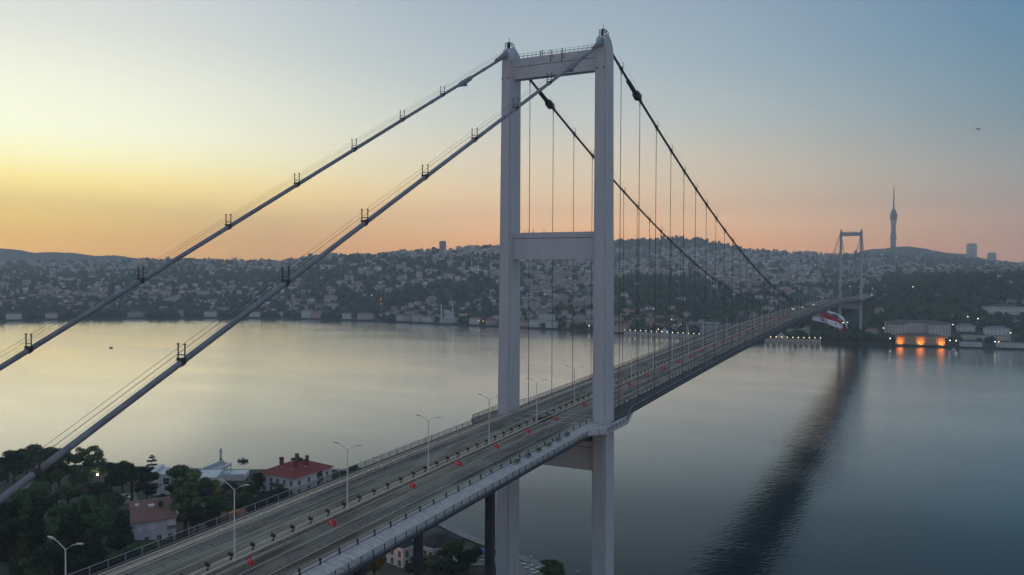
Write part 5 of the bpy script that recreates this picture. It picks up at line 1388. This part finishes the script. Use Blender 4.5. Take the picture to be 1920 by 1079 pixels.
# parked vehicles
def car_meshes(col):
    paint = mat('car_paint', col, .3); dark = M['glass']
    body = MB().loft([[(x,y,z) for y,z in ((-.82,.3),(.82,.3),(.88,.62),(.84,zt),(-.84,zt),(-.88,.62))] for x, zt in ((-2.1,.72),(-1.9,.92),(-.6,.98),(.75,.96),(1.95,.8),(2.1,.6))]).mesh('body', paint)
    cab = MB().loft([[(x,y,z) for y,z in ((-w_,.93),(w_,.93),(w_*.86,zt),(-w_*.86,zt))] for x, w_, zt in ((-1.75,.8,.98),(-1.2,.8,1.42),(.15,.8,1.46),(1.0,.8,.99))]).mesh('cabin', dark)
    roof = MB().box(-1.15,.15,-.66,.66,1.43,1.5).mesh('roof', paint)
    wh = MB().lathe([(.32,-.11),(.34,-.09),(.34,.09),(.32,.11)], n=12).mesh('wheel', M['steel_dark'])
    hl = MB().box(-.04,.04,-.16,.16,-.08,.08).mesh('headlight', M['lamp_white'])
    return body, cab, roof, wh, hl
def car(pos, rz, col, label, lit=False, van=False):
    b_, c_, r_, w_, h_ = car_meshes(col); t = tag(empty('van' if van else 'parked_car' if not lit else 'car', tuple(pos), rz), label, 'van' if van else 'car')
    s = (1.15,1.1,1.35 if van else 1.)
    put('body', b_, t, scale=s); put('cabin', c_, t, scale=s); put('roof', r_, t, scale=s)
    for x in (-1.3,1.3):
        for y in (-.8,.8): o = put('wheel', w_, t, (x*s[0],y*s[1],.33)); o.rotation_euler = (PI/2,0,0)
    for y in (-.6,.6): put('headlight', h_ if lit else MB().box(-.04,.04,-.16,.16,-.08,.08).mesh('headlight', M['galv']), t, (2.1*s[0],y*s[1],.68), scale=(1,1.3,1.3) if lit else None)
    return t
def gpos(px, py): q = on_ground(px, py); q[2] += .27; return q
car(gpos(66,924), .6, (.01,.01,.012), 'black car parked in the open parking place')
car(gpos(32,947), .2, (.25,.05,.04), 'red car parked at lower left below the cable')
car(gpos(235,936), .4, (.5,.5,.5), 'white car parked under the umbrella pine', van=False)
car(gpos(205,932), .5, (.12,.13,.15), 'grey car parked beside the umbrella pine')
car(gpos(421,958), .3, (.5,.4,.3), 'cream van in the lamp-lit yard', van=True)
# traffic far along the deck
for (x, y, col, lab, van) in ((-3.2,560,(.6,.6,.6),'white van with bright headlights far along the bridge',True),(-6.6,520,(.05,.05,.06),'dark car ahead of the lit van far along the bridge',False),(-3.0,640,(.4,.4,.42),'silver car with headlights behind the lit van',False)):
    car((x, y, zd(y)+.07), -PI/2, col, lab, True, van)
# lit lamps on the near bank
for px, yb, yt, lab, col, e in ((183,922,892,'lit path lamp between the garden trees',(1,.8,.55),500),(434,955,932,'lit yard lamp beside the bridge railing',(1,.42,.1),1500),(712,1079,1040,'lit lamp beneath the viaduct tree',(1,.45,.1),500)):
    q = on_ground(px, yb); D = (q-CAM)@FW; h = (yb-yt)/FPX*D
    t = tag(empty('garden_lamp', tuple(q)), lab, 'lamp post', 'lit lamps on the near bank'); put('pole', MB().tube([(0,0,-.3),(0,0,h)], .06, 6).mesh('pole', M['galv_dark']), t)
    put('lamp', MB().lathe([(.1,0),(.4,.15),(.4,.5),(.1,.7)], n=8).mesh('lamp', M['lamp_on']), t, (0,0,h))
    ld = bpy.data.lights.new('lamp_light','POINT'); ld.energy = e; ld.color = col; ld.shadow_soft_size = .3; lo = bpy.data.objects.new('lamp_light', ld); COL.objects.link(lo); lo.parent = t; lo.location = (0,-.2,h+1.0)
# ---- boats and buoys
def boat(px, py, L_, rz, label, cabin=True, canopy=True):
    q = on_z(px, py, 0); t = tag(empty('boat', (q[0],q[1],-.15), rz), label, 'boat'); s = L_/6.
    rings = []
    for x, w_, z0, z1 in ((-3,.75,.1,.95),(-1.5,1.0,0,.9),(.5,1.05,0,.95),(2.0,.7,.1,1.1),(3.0,.06,.5,1.35)): rings.append([(x*s,-w_*s,z1*s),(x*s,-w_*s*.55,z0*s),(x*s,w_*s*.55,z0*s),(x*s,w_*s,z1*s)])
    MB().loft(rings).build('hull', mat('boat_hull', (.05,.055,.075), .4), t)
    if cabin: MB().box(-.6*s,1.1*s,-.6*s,.6*s,.93*s,1.9*s).build('cabin', M['white'], t)
    if cabin: MB().box(-.4*s,.9*s,-.62*s,.62*s,1.35*s,1.7*s).build('window', M['glass'], t)
    if canopy:
        MB().box(-2.4*s,-.4*s,-.75*s,.75*s,2.05*s,2.13*s).build('canopy', M['white'], t)
        for x in (-2.3,-.7):
            for y in (-.7,.7): MB().box(x*s-.03,x*s+.03,y*s-.03,y*s+.03,.8*s,2.05*s).build('pole', M['galv'], t)
    return t
boat(456,865,5.6,.45,'small dark-hulled boat with white cabin off the beacon')
boat(208,653,6.0,.2,'tiny dark boat alone on the golden water',True,False)
boat(683,619.5,5.0,1.0,'dark speck of a boat off the far shore mansions',True,False)
q = on_z(1788,659,0); by = tag(empty('mooring_buoy', (q[0],q[1],0)), 'round white mooring buoy off the right shore', 'buoy')
MB().lathe([(.2,-.6),(1.8,.2),(2.3,1.4),(1.8,2.8),(.3,3.4)], n=14).build('float', M['white'], by, smooth=True); MB().lathe([(.12,3.4),(.12,4.2)], n=6).build('eye', M['steel_dark'], by)
# ---- a gull high over the far tower
q = lift(1837,242,70); gl = tag(empty('gull', tuple(q), YAW), 'tiny dark bird gliding in the sky at upper right', 'bird')
MB().loft([[(-.05,0,-.02),(.05,0,-.02),(0,0,.03)],[(-.07,.12,-.05),(.07,.12,-.05),(0,.12,.06)],[(-.03,.34,-.01),(.03,.34,-.01),(0,.34,.02)]]).add([(-.02,.08,0),(-.02,.2,0),(-.2,.16,.06),(-.36,.1,.0),(-.2,.06,.055)],[(0,1,2,3,4)]).add([(.02,.08,0),(.02,.2,0),(.2,.16,.06),(.36,.1,.0),(.2,.06,.055)],[(0,4,3,2,1)]).build('body', M['steel_dark'], gl)
